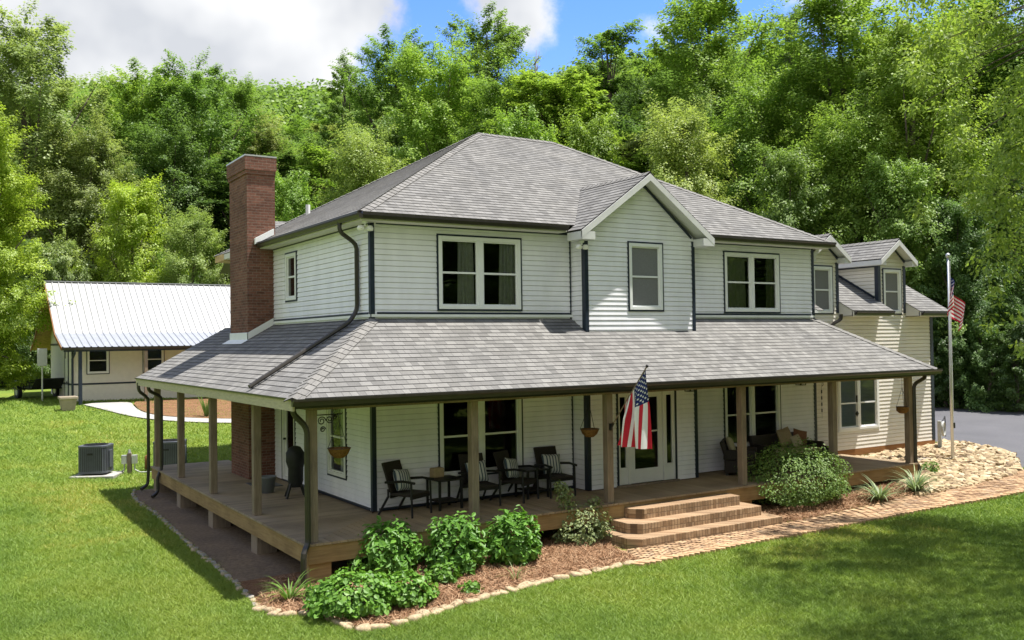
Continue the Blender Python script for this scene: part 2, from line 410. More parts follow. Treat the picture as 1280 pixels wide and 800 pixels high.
def roof_plane(mb, pts, row=.15, t=.010):
    P = [Vector(p) for p in pts]
    n = Vector((0, 0, 0))
    for i in range(len(P)):
        a = P[i]-P[0]; b = P[(i+1) % len(P)]-P[0]; n += a.cross(b)
    n.normalize()
    if n.z < 0: n = -n
    u = Vector((0, 0, 1)).cross(n).normalized(); v = n.cross(u).normalized()
    if v.z < 0: v = -v; u = -u
    o = min(P, key=lambda p: p.dot(v))
    q = [((p-o).dot(u), (p-o).dot(v)) for p in P]
    vmax = max(p[1] for p in q); k = 0
    off = random.random()*3
    while k*row < vmax-1e-3:
        a, b = k*row, min((k+1)*row, vmax)
        c = clip(clip(q, 1, a, False), 1, b, True)
        if len(c) >= 3 and area(c) > 1e-6:
            h = lambda vv: .003+t*(1-(vv-a)/row)
            mb.poly([o+u*x+v*y+n*h(y) for x, y in c], 0, [(x+off, y+.0001) for x, y in c])
            bl = [x for x, y in c if abs(y-a) < 1e-4]
            if len(bl) >= 2:
                x0, x1 = min(bl), max(bl)
                mb.poly([o+u*x0+v*a, o+u*x1+v*a, o+u*x1+v*a+n*(t+.003), o+u*x0+v*a+n*(t+.003)], 1)
        k += 1
    mb.poly([p-n*.002 for p in P], 1)
def hip_cap(mb, p0, p1, d1, d2, w=.15, step=.19):
    p0 = Vector(p0); p1 = Vector(p1); L = (p1-p0).length; e = (p1-p0)/L; n = int(L/step)+1
    d1 = Vector(d1); d2 = Vector(d2)
    d1 = (d1-e*d1.dot(e)).normalized(); d2 = (d2-e*d2.dot(e)).normalized()
    nn = (-(d1+d2)).normalized() if (d1+d2).length > .02 else Vector((0, 0, 1))
    if nn.z < 0: nn = -nn
    for k in range(n):
        a = p0+e*(k*step); b = p0+e*min((k+1)*step+.02, L+.02)
        la, lb = .034, .022
        for d in (d1, d2):
            mb.poly([a+nn*la, a+d*w+nn*(la-.004), b+d*w+nn*(lb-.004), b+nn*lb], 0, [(k*.37, .01), (k*.37+.15, .01), (k*.37+.15, .14), (k*.37, .14)])
            mb.poly([a+nn*la, a+d*w+nn*(la-.004), a+d*w+nn*.012, a+nn*.012], 1)
MX = lambda y: (lambda u, v, w: (u, y-w, v))           # wall facing -Y
ML = lambda x: (lambda u, v, w: (x-w, u, v))           # wall facing -X
MR = lambda x: (lambda u, v, w: (x+w, u, v))           # wall facing +X
MBK = lambda y: (lambda u, v, w: (u, y+w, v))          # wall facing +Y
def mbox(mb, mp, u0, u1, v0, v1, w0, w1):
    c = [mp(u, v, w) for w in (w0, w1) for u, v in ((u0, v0), (u1, v0), (u1, v1), (u0, v1))]
    return mb.mesh(c, [(0, 3, 2, 1), (4, 5, 6, 7), (0, 1, 5, 4), (1, 2, 6, 5), (2, 3, 7, 6), (3, 0, 4, 7)])
def ring(mb, mp, u0, u1, v0, v1, t, w0, w1):
    mbox(mb, mp, u0, u0+t, v0, v1, w0, w1); mbox(mb, mp, u1-t, u1, v0, v1, w0, w1)
    mbox(mb, mp, u0+t, u1-t, v0, v0+t, w0, w1); mbox(mb, mp, u0+t, u1-t, v1-t, v1, w0, w1)
def window(mp, u0, u1, v0, v1, parent, panes=2, fill=None, curtains=(), label=None, trim='navy', frame='white', split=True):
    """double-hung window: dark casing, white frame, sashes, glass, what hangs behind; returns the window part"""
    a = MB(); ring(a, mp, u0, u1, v0, v1, .035, -.02, .040)
    root = a.build('window', MAT[trim], parent)
    if label: root['label'] = label
    f = MB(); i = .037
    ring(f, mp, u0+i, u1-i, v0+i, v1-i, .075, -.05, .050)
    wd = (u1-u0-2*i)
    for k in range(1, panes):
        c = u0+i+wd*k/panes; mbox(f, mp, c-.065, c+.065, v0+i+.075, v1-i-.075, -.05, .044)
    f.build('frame', MAT[frame], root, bevel=.006)
    s = MB(); g = MB(); r = MB()
    for k in range(panes):
        a0 = u0+i+wd*k/panes+(.075 if k == 0 else .065); a1 = u0+i+wd*(k+1)/panes-(.075 if k == panes-1 else .065)
        b0 = v0+i+.075; b1 = v1-i-.075; mid = (b0+b1)/2
        ring(s, mp, a0, a1, b0, b1, .028, -.045, .012)
        if split: mbox(s, mp, a0+.028, a1-.028, mid-.02, mid+.02, -.045, .02)
        q = [Vector(mp(*t)) for t in ((a0+.02, b0+.02, -.012), (a1-.02, b0+.02, -.012), (a1-.02, b1-.02, -.012), (a0+.02, b1-.02, -.012))]
        if (q[1]-q[0]).cross(q[2]-q[0]).dot(Vector(mp(0, 0, 1))-Vector(mp(0, 0, 0))) < 0: q.reverse()
        g.poly(q)
        if fill: fw = -.004 if fill == 'screen' else -.075; r.poly([mp(a0+.02, b0+.02, fw), mp(a1-.02, b0+.02, fw), mp(a1-.02, b1-.02, fw), mp(a0+.02, b1-.02, fw)])
    s.build('sash', MAT[frame], root)
    g.build('pane', MAT['glass_upper' if v0 > 3 else 'glass'], root)
    if fill: r.build('screen' if fill == 'screen' else 'blind', MAT[fill], root)
    for (c0, c1) in curtains:
        c = MB(); n = 14
        top = [mp(c0+(c1-c0)*k/n, v1-.06, -.10+.03*math.sin(k*1.9)) for k in range(n+1)]
        bot = [mp(c0-.04+(c1-c0+.06)*k/n, v0+.04, -.10+.035*math.sin(k*1.9+.5)) for k in range(n+1)]
        for k in range(n): c.poly([bot[k], bot[k+1], top[k+1], top[k]])
        c.build('curtain', MAT['curtain'], root)
    return root
def from_arrays(name, V, nper, mat, tone=None):
    V = np.asarray(V, dtype=np.float32).reshape(-1, 3); n = len(V)//nper
    me = bpy.data.meshes.new(name)
    me.vertices.add(len(V)); me.vertices.foreach_set('co', V.ravel())
    me.loops.add(len(V)); me.loops.foreach_set('vertex_index', np.arange(len(V), dtype=np.int32))
    me.polygons.add(n); me.polygons.foreach_set('loop_start', np.arange(0, len(V), nper, dtype=np.int32))
    me.polygons.foreach_set('loop_total', np.full(n, nper, dtype=np.int32))
    if tone is not None:
        a = me.attributes.new('tone', 'FLOAT', 'FACE'); a.data.foreach_set('value', np.asarray(tone, dtype=np.float32))
    me.materials.append(mat); me.update(); return me
def norm(a): return a/np.maximum(np.linalg.norm(a, axis=-1, keepdims=True), 1e-9)
def leaf_quads(P, N, A, ls, wd=.55):
    """diamond leaves: centre P, normal N, axis A, length ls"""
    A = norm(A-N*np.sum(A*N, 1, keepdims=True)); B = np.cross(N, A); ls = np.asarray(ls).reshape(-1, 1)
    return np.stack([P-A*ls*.5, P+B*ls*wd*.5+A*ls*.05, P+A*ls*.5, P-B*ls*wd*.5+A*ls*.05], 1)

# ------------------------------------------------------------------ terrain
ANCH = np.array([(-3.3, -3, -.75), (-3.3, 10.6, -.65), (-2.5, 2, -.72), (-2, -2, -.70), (2, -2, -.69), (6, -3, -.70), (6, 3, -.68), (-6.5, -2, -.78), (0, -6, -.8), (5, -10, -.82), (-8, -12, -.95),
    (9, -2.4, -.66), (11, -3.5, -.60), (14.3, -2.2, -.44), (17, -1.2, -.30), (18.4, .3, -.10), (15, .3, -.14), (20, 4, -.12), (25, 8, -.05), (35, 15, .1), (16, -5, -.62), (22, -4, -.5),
    (-3.2, 12.7, -.58), (-7, 15, -.4), (-1.3, 30.4, .52), (5, 34, .6), (-12, 35, .5), (-10, 5, -.7), (8, 20, -.2), (-15, -5, -.9), (20, -20, -.9), (40, 0, -.2), (8, 10, -.5), (-60, 40, .8), (60, 40, .8), (40, 70, 1.2), (-20, 70, 1.0), (10, 80, 1.2), (-50, -40, -1), (60, -40, -.8)], float)
def _tps():
    X = ANCH[:, :2]; n = len(X); d = np.linalg.norm(X[:, None]-X[None], axis=2)
    K = np.where(d > 0, d*d*np.log(d+1e-12), 0)+np.eye(n)*.5
    P = np.c_[np.ones(n), X]; A = np.block([[K, P], [P.T, np.zeros((3, 3))]])
    return np.linalg.solve(A, np.r_[ANCH[:, 2], np.zeros(3)])
_W = _tps()
def sstep(a, b, x):
    t = np.clip((x-a)/(b-a), 0, 1); return t*t*(3-2*t)
def woods_depth(x, y):
    s = (x-CAM[0])*.5355+(y-CAM[1])*.8445; l = (x-CAM[0])*.8445-(y-CAM[1])*.5355
    return s-(66-16*sstep(0, 16, l)), s, l
def gz(x, y):
    x = np.asarray(x, float); y = np.asarray(y, float); sh = x.shape; x = x.ravel(); y = y.ravel()
    d = np.sqrt((x[:, None]-ANCH[None, :, 0])**2+(y[:, None]-ANCH[None, :, 1])**2)+1e-9
    z = (d*d*np.log(d))@_W[:-3]+_W[-3]+_W[-2]*x+_W[-1]*y
    r = np.hypot(x-5, y-10); k = sstep(40, 75, r); z = z*(1-k)+.5*k
    t, s, l = woods_depth(x, y); t = np.maximum(0, t)
    h = .50*(np.sqrt(t*t+144)-12); h = 82*(1-np.exp(-h/80.))
    h += 1.2*np.sin(x*.05+1)*np.cos(y*.043)*sstep(0, 40, t)
    z = z+h
    return z.reshape(sh) if sh else float(z[0])
def gp(px, py):
    """point of the ground seen at a place of the photograph (used to measure where things stand)"""
    d = ray(px, py); t = 8.0
    for _ in range(60):
        p = CAM+d*t; e = p[2]-gz(p[0], p[1])
        if abs(e) < 2e-4: break
        t += e/max(.03, -d[2]+.02)*.9
    return CAM+d*t
def pxpoly(pts): return [tuple(gp(*q)[:2]) for q in pts]
def inside(x, y, poly):
    x = np.asarray(x); y = np.asarray(y); r = np.zeros(x.shape, bool); n = len(poly)
    for i in range(n):
        x0, y0 = poly[i]; x1, y1 = poly[(i+1) % n]
        c = ((y0 > y) != (y1 > y)) & (x < (x1-x0)*(y-y0)/((y1-y0) if y1 != y0 else 1e-9)+x0)
        r ^= c
    return r
def resample(pl, n):
    P = np.array(pl, float); d = np.r_[0, np.cumsum(np.linalg.norm(np.diff(P, axis=0), axis=1))]
    t = np.linspace(0, d[-1], n); return np.c_[np.interp(t, d, P[:, 0]), np.interp(t, d, P[:, 1])]
def smooth(pl, it=2):
    P = [np.array(p, float) for p in pl]
    for _ in range(it):
        Q = [P[0]]
        for a, b in zip(P[:-1], P[1:]): Q += [a*.75+b*.25, a*.25+b*.75]
        Q.append(P[-1]); P = Q
    return [tuple(p) for p in P]
def sheet(name, A, B, nu, nv, mat, off, kind='structure', uvs=True):
    """a strip of ground cover lofted between two edge lines, lying off metres above the ground"""
    A = resample(A, nu+1); B = resample(B, nu+1); m = MB(); L = np.r_[0, np.cumsum(np.linalg.norm(np.diff((A+B)/2, axis=0), axis=1))]
    G = np.array([[A[i]*(1-j/nv)+B[i]*j/nv for j in range(nv+1)] for i in range(nu+1)]); Z = gz(G[..., 0], G[..., 1])+off
    for i in range(nu+1):
        for j in range(nv+1): m.v.append((G[i, j, 0], G[i, j, 1], Z[i, j]))
    for i in range(nu):
        wd = np.linalg.norm(A[i]-B[i]); w2 = np.linalg.norm(A[i+1]-B[i+1])
        for j in range(nv):
            a = i*(nv+1)+j; m.f.append((a, a+nv+1, a+nv+2, a+1)); m.m.append(0)
            m.uv.append([(L[i], wd*j/nv), (L[i+1], w2*j/nv), (L[i+1], w2*(j+1)/nv), (L[i], wd*(j+1)/nv)])
    o = m.build(name, mat, smooth=True); tag(o, kind=kind); return o

def lawn_mat():
    m, nt, b, o = newmat('lawn')
    g = noise(nt, 26, 4, rough=.7); g2 = noise(nt, .55, 6, rough=.65); g3 = noise(nt, 3.2, 5, rough=.6)
    c = ramp(nt, g, [(.3, (.06, .12, .016)), (.55, (.165, .225, .04)), (.75, (.24, .275, .07))])
    c = mixc(nt, .75, c, ramp(nt, g2, [(.3, (.62, .74, .7)), (.5, (1, 1, 1)), (.7, (1.35, 1.12, 1.0))]), 'MULTIPLY')
    c = mixc(nt, .5, c, ramp(nt, g3, [(.3, (.7, .8, .7)), (.7, (1.25, 1.12, 1.1))]), 'MULTIPLY')
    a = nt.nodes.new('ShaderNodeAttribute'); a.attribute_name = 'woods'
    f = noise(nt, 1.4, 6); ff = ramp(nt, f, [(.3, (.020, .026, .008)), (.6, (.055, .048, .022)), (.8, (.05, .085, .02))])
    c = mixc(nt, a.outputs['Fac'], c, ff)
    nt.links.new(c, b.inputs['Base Color']); b.inputs['Roughness'].default_value = .95; b.inputs['Specular IOR Level'].default_value = .1
    bump(nt, b, g, .8, .03); return m
def build_ground():
    def axis(lo, hi, a, b, f):
        near = np.arange(a, b+1e-6, f); out = [near]
        q = []; x = a; s = f
        while x > lo: s *= 1.22; x -= s; q.append(max(x, lo))
        p = []; x = b; s = f
        while x < hi: s *= 1.22; x += s; p.append(min(x, hi))
        return np.r_[q[::-1], near, p]
    xs = axis(-700, 700, -16, 34, .5); ys = axis(-300, 900, -18, 50, .5)
    X, Y = np.meshgrid(xs, ys); Z = gz(X, Y)
    V = np.c_[X.ravel(), Y.ravel(), Z.ravel()]; nx = len(xs); ny = len(ys)
    idx = np.arange(nx*ny).reshape(ny, nx); F = np.stack([idx[:-1, :-1], idx[:-1, 1:], idx[1:, 1:], idx[1:, :-1]], -1).reshape(-1, 4)
    me = bpy.data.meshes.new('ground'); me.from_pydata(V.tolist(), [], F.tolist())
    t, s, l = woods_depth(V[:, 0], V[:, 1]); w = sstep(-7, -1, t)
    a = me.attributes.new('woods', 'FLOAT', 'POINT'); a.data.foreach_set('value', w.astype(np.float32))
    me.materials.append(lawn_mat()); me.polygons.foreach_set('use_smooth', [True]*len(me.polygons))
    o = bpy.data.objects.new('ground', me); col.objects.link(o); tag(o, kind='structure')
build_ground()

# outlines of the beds and paving, measured on the ground
BED_FRONT = smooth(pxpoly([(325, 763), (350, 772), (385, 768), (410, 772), (440, 789), (485, 785), (540, 768), (600, 750), (680, 728), (760, 712), (800, 703)]), 2)
BED_SIDE = smooth([(-2.45, 10.3), (-2.75, 9.2), (-2.65, 6.4), (-2.85, 2.6), (-2.95, -.8), (-3.05, -2.6)], 2)
PATH_F = smooth(pxpoly([(800, 709), (900, 689), (1000, 669), (1100, 650), (1200, 632), (1280, 617), (1330, 606)]), 2)
PATH_B = smooth(pxpoly([(782, 690), (880, 672), (975, 657), (1060, 640), (1140, 622), (1200, 608), (1245, 597), (1290, 586), (1340, 577)]), 2)
def straw_mat():
    m, nt, b, o = newmat('pine_straw_bed')
    f = noise(nt, 30, 7, rough=.75); g = noise(nt, 2.2, 4)
    c = ramp(nt, f, [(.3, (.10, .052, .028)), (.55, (.24, .135, .075)), (.75, (.38, .235, .14))])
    c = mixc(nt, .6, c, ramp(nt, g, [(.3, (.62, .6, .58)), (.7, (1.15, 1.1, 1.05))]), 'MULTIPLY')
    nt.links.new(c, b.inputs['Base Color']); b.inputs['Roughness'].default_value = 1; b.inputs['Specular IOR Level'].default_value = .1
    bump(nt, b, f, 1, .04); return m
MAT['strawbed'] = straw_mat()
def dirt_mat():
    m, nt, b, o = newmat('bare_dirt')
    f = noise(nt, 14, 7, rough=.7); g = noise(nt, 1.2, 4)
    c = ramp(nt, f, [(.3, (.10, .068, .04)), (.7, (.25, .178, .11))]); c = mixc(nt, .6, c, ramp(nt, g, [(.3, (.6, .6, .6)), (.7, (1.15, 1.1, 1.05))]), 'MULTIPLY')
    nt.links.new(c, b.inputs['Base Color']); b.inputs['Roughness'].default_value = 1; bump(nt, b, f, 1, .03); return m
MAT['dirt'] = dirt_mat()
nb = len(BED_FRONT)
sheet('mulch_bed', BED_FRONT, [(-2.9+i*.31, -1.0) for i in range(22)]+[(4.2, -1.0)], 60, 8, MAT['strawbed'], .02)
sheet('dirt_strip', BED_SIDE, [(-1.2, 10.3), (-1.2, 4), (-1.2, -2.0)], 50, 6, MAT['dirt'], .012)
sheet('under_deck_soil', [(-1.3, 10.2), (-1.3, -1.05), (7, -1.05), (14.0, -1.1)], [(.4, 10.2), (.4, .6), (7, .6), (14.0, .2)], 50, 4, MAT['dirt'], .016)
sheet('brick_path', PATH_F, PATH_B, 90, 8, MAT['pathbrick'], .022)
SHRUB_BED_IN = [(7.4, -1.2), (10, -1.2), (12, -1.2), (13.4, -1.4)]
BED_R = pxpoly([(962, 659), (1000, 652), (1060, 639), (1110, 629), (1150, 619)])
sheet('shrub_bed', BED_R, SHRUB_BED_IN, 24, 6, MAT['strawbed'], .018)
ROCK_OUT = smooth(pxpoly([(1150, 622), (1195, 612), (1245, 602), (1275, 592), (1271, 574), (1262, 566), (1225, 559), (1180, 553)]), 2)
ROCK_IN = [(13.3, -2.0), (14.2, -1.0), (14.2, .2), (16, .25), (18.3, .3), (18.8, .5)]
def gravel_mat():
    m, nt, b, o = newmat('stone_dust')
    f = noise(nt, 9, 6, rough=.7)
    nt.links.new(ramp(nt, f, [(.3, (.22, .16, .10)), (.7, (.46, .37, .25))]), b.inputs['Base Color']); b.inputs['Roughness'].default_value = .95; bump(nt, b, f, 1, .05); return m
sheet('stone_dust_bed', ROCK_OUT, ROCK_IN, 40, 8, gravel_mat(), .02)
def asphalt_mat():
    m, nt, b, o = newmat('asphalt')
    f = noise(nt, 60, 4, rough=.8); g = noise(nt, .5, 5)
    c = ramp(nt, f, [(.3, (.062, .062, .070)), (.7, (.105, .105, .117))]); c = mixc(nt, .6, c, ramp(nt, g, [(.3, (.75, .75, .76)), (.7, (1.2, 1.18, 1.18))]), 'MULTIPLY')
    nt.links.new(c, b.inputs['Base Color']); b.inputs['Roughness'].default_value = .85; bump(nt, b, f, .4, .01); return m
DRIVE_A = [(18.9, .9), (20.0, .2)]+pxpoly([(1271, 586)])+[(24, -3.2), (34, -7)]
DRIVE_B = [(20.5, 12.5), (24.5, 14)]+[(30, 15), (34, 15.5), (46, 12)]
sheet('driveway', DRIVE_A, DRIVE_B, 40, 14, asphalt_mat(), .012)
gv = gravel_mat()
sheet('gravel_verge', [(20.4, 12.0), (24.5, 13.6), (30, 14.6), (34, 15.1), (46, 11.6)], [(20, 17.5), (25, 18.5), (30, 19), (35, 19.0), (48, 15)], 24, 4, paint('crushed_gravel', (.16, .16, .165), .95, .5, 14, .2, bmp=.8), .03)
WALK_A = smooth(pxpoly([(104, 507), (125, 512), (160, 521), (190, 525.5), (240, 529), (300, 530), (420, 530)]), 2)
WALK_B = smooth(pxpoly([(120, 504.5), (165, 503.5), (166, 508), (176, 516), (200, 521.5), (245, 524), (300, 525), (420, 525)]), 2)
sheet('concrete_walk', WALK_A, WALK_B, 50, 4, MAT['concrete'], .05)
sheet('mulch_island', smooth(pxpoly([(167, 506), (175, 515), (200, 521), (245, 524), (300, 525), (400, 525)]), 2), smooth(pxpoly([(170, 503.5), (185, 502.5), (215, 500.5), (245, 499), (300, 498), (400, 497)]), 2), 30, 6, MAT['strawbed'], .06)

# ------------------------------------------------------------------ the house
HS, HP, HE = 5.62, 3.734, 2.39          # soffit, top of porch roof, porch eave
W, D = 12.70, 9.0
G1, G2, GY = 4.78, 7.92, -.52
house = thing('house', 'two-storey white clapboard house with a wrap-around porch, grey shingle roof and brick chimney', 'house', (0, 0, 0))
WL = [(1.42, 3.46, 3.89, 5.45), (9.41, 11.42, 3.87, 5.42)]
LL = [(1.40, 3.43, .50, 2.18), (9.33, 11.36, .50, 2.18)]
BW = (5.94, 6.98, 3.88, 5.45)
DO = (5.55, 7.30, .0, 2.22)
LU = (4.14, 4.94, 4.25, 5.42); LWN = (1.27, 2.33, .46, 2.15); LD = (4.35, 5.30, .0, 2.10)
DORM = [(12.95, 14.15), (15.95, 17.15)]
WY = .36
# walls
m = MB(); siding(m, [(0, .02), (G1, .02), (G1, HS), (0, HS)], [WL[0], LL[0]], MX(0), v0=.02); m.build('front_wall', MAT['siding'], house); m = MB()
siding(m, [(G2, .02), (W, .02), (W, HS), (G2, HS)], [WL[1], LL[1]], MX(0), v0=.02)
m.build('front_wall', MAT['siding'], house)
m = MB(); cx = (G1+G2)/2
siding(m, [(G1, .02), (G2, .02), (G2, 5.62), (cx, 6.75), (G1, 5.62)], [BW, DO], MX(GY), v0=.02)
siding(m, [(GY, .02), (0, .02), (0, HS), (GY, HS)], [], ML(G1), v0=.02)
siding(m, [(GY, .02), (0, .02), (0, HS), (GY, HS)], [], MR(G2), v0=.02)
m.build('gable_bay_wall', MAT['siding'], house)
m = MB(); siding(m, [(0, .02), (D, .02), (D, HS), (0, HS)], [LU, LWN, LD], ML(0), v0=.02)
m.build('side_wall', MAT['siding'], house)
m = MB(); siding(m, [(0, -.3), (D, -.3), (D, HS), (0, HS)], [], MR(W), v0=.02); siding(m, [(0, -.3), (W, -.3), (W, HS), (0, HS)], [], MBK(D), v0=.02)
m.build('back_wall', MAT['siding'], house)
# dark rooms behind the glass
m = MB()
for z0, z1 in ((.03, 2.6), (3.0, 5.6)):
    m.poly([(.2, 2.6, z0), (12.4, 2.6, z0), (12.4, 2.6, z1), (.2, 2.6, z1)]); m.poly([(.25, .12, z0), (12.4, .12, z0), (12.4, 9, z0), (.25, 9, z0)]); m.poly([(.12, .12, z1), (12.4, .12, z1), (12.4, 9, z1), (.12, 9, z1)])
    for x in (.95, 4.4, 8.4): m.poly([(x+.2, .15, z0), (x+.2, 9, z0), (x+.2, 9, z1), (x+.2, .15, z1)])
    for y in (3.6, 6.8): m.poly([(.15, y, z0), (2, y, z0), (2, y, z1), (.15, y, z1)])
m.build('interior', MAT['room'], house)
# windows
window(MX(0), *WL[0], house, 2, curtains=((1.98, 2.32), (2.98, 3.34)))
window(MX(0), *WL[1], house, 2, curtains=((9.55, 10.25), (11.05, 11.28)))
window(MX(0), *LL[0], house, 2); window(MX(0), *LL[1], house, 2)
window(MX(GY), *BW, house, 1, fill='screen', label='upper window of the gable bay, behind a grey insect screen')
window(ML(0), *LU, house, 1); window(ML(0), *LWN, house, 1, curtains=((1.45, 1.8),))
# corner boards and trim lines in dark navy
def trimpart(boxes, name='corner_trim'):
    m = MB()
    for a, b in boxes: m.box(a, b)
    return m.build(name, MAT['navy'], house)
trimpart([((-.036, -.036, .02), (.055, .001, HS)), ((-.036, .001, .02), (.001, .055, HS))])
trimpart([((G1-.036, GY-.036, .02), (G1+.055, GY+.001, HS)), ((G1-.036, GY+.001, .02), (G1+.001, GY+.09, HS))])
trimpart([((G2-.055, GY-.036, .02), (G2+.036, GY+.001, HS-.1)), ((G2-.001, GY+.001, .02), (G2+.036, GY+.09, HS))])
trimpart([((G1-.06, -.040, .02), (G1-.037, -.001, HS))]); trimpart([((G2+.037, -.040, .02), (G2+.06, -.001, HS))])
trimpart([((W-.055, -.036, .02), (W+.036, .001, HS)), ((W-.001, .001, .02), (W+.036, .10, HS))])
for a, b in (((.1, -.042, HS-.05), (G1-.06, .0, HS-.004)), ((G2+.06, -.042, HS-.05), (W-.1, 0, HS-.004)), ((-.042, .1, HS-.05), (0, D, HS-.004))): trimpart([(a, b)], 'frieze_trim')
for xx in (G1+.06, G2-.06):
    m = MB(); m.bar((xx, GY-.038, HS-.02), (cx, GY-.038, 6.79), .05, .02, (0, -1, 0)); m.build('frieze_trim', MAT['navy'], house)
for a, b in (((.10, -.044, HP+.085), (G1-.06, -.002, HP+.125)), ((G2+.06, -.044, HP+.085), (W-.1, -.002, HP+.125)), ((-.044, .1, HP+.085), (-.002, 5.79, HP+.125)),
             ((.1, -.040, .02), (G1-.06, -.001, .07)), ((-.040, .1, .02), (-.001, 4.3, .07))): trimpart([(a, b)], 'base_trim')
for a, b in (((-.02, -.055, HP+.03), (G1, -.003, HP+.083)), ((G2, -.055, HP+.03), (W, -.003, HP+.083)), ((-.055, -.02, HP+.03), (-.003, 5.79, HP+.083))):
    m = MB(); m.box(a, b); m.build('roof_flashing', MAT['white'], house)

# main hipped roof
e = .36; EZ = 5.745; R1 = (5.37, 4.97, 8.87); R2 = (7.83, 4.97, 8.87); yb = 9.9
A, B, C, Dd = (-e, -e, EZ), (W+e, -e, EZ), (W+e, yb, EZ), (-e, yb, EZ)
rf = MB()
roof_plane(rf, [A, B, R2, R1]); roof_plane(rf, [A, R1, Dd]); roof_plane(rf, [B, C, R2]); roof_plane(rf, [Dd, R1, R2, C])
def dirs(n1, n2): return n1, n2
dF = (0, -1, -.591); dL = (-1, 0, -.548); dR = (1, 0, -.6); dB = (0, 1, -.58)
cp = MB(); hip_cap(cp, A, R1, dF, dL); hip_cap(cp, B, R2, dF, dR); hip_cap(cp, C, R2, dB, dR); hip_cap(cp, Dd, R1, dB, dL); hip_cap(cp, R1, R2, dF, dB)
# gable bay roof
gx0, gx1, gt, ge, gy = 4.43, 8.27, 6.96, 5.60, -.88
sl_ = (gt-ge)/(cx-gx0); yr = -e+(gt-EZ)/.591; xi = gx0+(EZ-ge)/sl_
roof_plane(rf, [(gx0, gy, ge), (cx, gy, gt), (cx, yr, gt), (xi, -e, EZ), (gx0, -e, ge)])
xj = gx1-(EZ-ge)/sl_
roof_plane(rf, [(gx1, gy, ge), (cx, gy, gt), (cx, yr, gt), (xj, -e, EZ), (gx1, -e, ge)])
hip_cap(cp, (cx, gy, gt), (cx, yr, gt), (-1, 0, -sl_), (1, 0, -sl_))
main_roof = rf.build('roof', [MAT['shingle'], MAT['bronze']], house)
cp.build('hip_cap', [MAT['cap'], MAT['bronze']], main_roof)
# soffits, rakes, gutters
m = MB(); z = 5.605
for bx in ((((-e, -e, z-.012), (G1-.36, -.001, z)), ((-e+.005, -e+.005, z), (G1-.36, -e+.03, EZ-.01))), (((G2+.36, -e, z-.012), (W+e, -.001, z)), ((G2+.36, -e+.005, z), (W+e-.005, -e+.03, EZ-.01))),
           (((-e, -.001, z-.012), (-.001, yb, z)), ((-e+.005, -e+.031, z), (-e+.03, yb, EZ-.01))), (((W+.001, -.001, z-.012), (W+e, yb, z)), ((W+e-.03, -e+.031, z), (W+e-.005, yb, EZ-.01)))):
    m = MB()
    for a, b in bx: m.box(a, b)
    m.build('soffit', MAT['soffit'], house)
m = MB(); m.box((-e-.004, D+.03, z-.04), (1.2, yb+.004, z-.013)); m.box((-e-.004, D+.03, z-.012), (-e-.001, yb, EZ)); m.build('rear_soffit', MAT['osb'], house)
m = MB(); n = .11
for sx, xe in ((-1, gx0), (1, gx1)):
    # rake fascia board along the gable edge and its sloping soffit
    top = Vector((cx, gy+.012, gt-.02)); bot = Vector((xe, gy+.012, ge-.02)); dn = Vector((0, 0, -.155))
    m.mesh([bot, top, top+dn, bot+dn, bot+Vector((0, -.03, 0)), top+Vector((0, -.03, 0)), top+dn+Vector((0, -.03, 0)), bot+dn+Vector((0, -.03, 0))],
           [(0, 1, 2, 3), (4, 7, 6, 5), (0, 4, 5, 1), (3, 2, 6, 7), (0, 3, 7, 4), (1, 5, 6, 2)])
    a = Vector((xe, gy+.015, ge-.13)); b = Vector((cx, gy+.015, gt-.13)); m.poly([a, b, b+Vector((0, .5, 0)), a+Vector((0, .5, 0))])
    xw = G1 if sx < 0 else G2
    m.box((min(xe, xw)-.0, gy-.015, ge-.2), (max(xe, xw), GY-.02 if False else -.36, ge-.03))
m.build('gable_rake', MAT['rake'], house)
def gutter(name, p, q, parent=None, w=.115, h=.12, mat='bronze'):
    """K-style gutter trough: outer face, bottom, lip"""
    p = Vector(p); q = Vector(q); d = (q-p).normalized(); o = d.cross(Vector((0, 0, 1)))
    prof = [(0, 0), (0, -h), (w*.62, -h), (w*.8, -h*.5), (w, -h*.32), (w, 0), (w-.018, 0), (w-.018, -.02), (.012, -.055)]
    m = MB(); vs = [e_+o*a+Vector((0, 0, b)) for e_ in (p, q) for a, b in prof]; k = len(prof)
    m.mesh(vs, [(i, (i+1) % k, k+(i+1) % k, k+i) for i in range(k)]+[tuple(range(k))[::-1], tuple(range(k, 2*k))])
    return m.build(name, MAT[mat], parent or house)
gutter('gutter', (-e-.002, -e, EZ-.005), (G1-.37, -e, EZ-.005)); gutter('gutter', (G2+.37, -e, EZ-.005), (W+e+.06, -e, EZ-.005)); gutter('gutter', (-e, 5.8, EZ-.005), (-e, -e-.11, EZ-.005))
def downspout(pts, r=.045):
    m = MB()
    P = []
    for i, p in enumerate(pts):
        if 0 < i < len(pts)-1:
            a = Vector(pts[i-1]); b = Vector(p); c = Vector(pts[i+1])
            u = (a-b); v = (c-b); k = min(.09, u.length*.35, v.length*.35)
            P += [b+u.normalized()*k, b+u.normalized()*k*.3+v.normalized()*k*.3, b+v.normalized()*k]
        else: P.append(Vector(p))
    m.tube(P, r, 8); return m.build('downspout', MAT['bronze'], house)
downspout([(-.40, .60, 5.66), (-.40, .60, 5.46), (-.075, .53, 5.22), (-.075, .53, 3.92), (-.26, .50, 3.67), (-2.22, .12, 2.585), (-2.36, .09, 2.50)])
downspout([(-.075, 5.42, 5.5), (-.075, 5.42, 3.85)], .03) if False else None

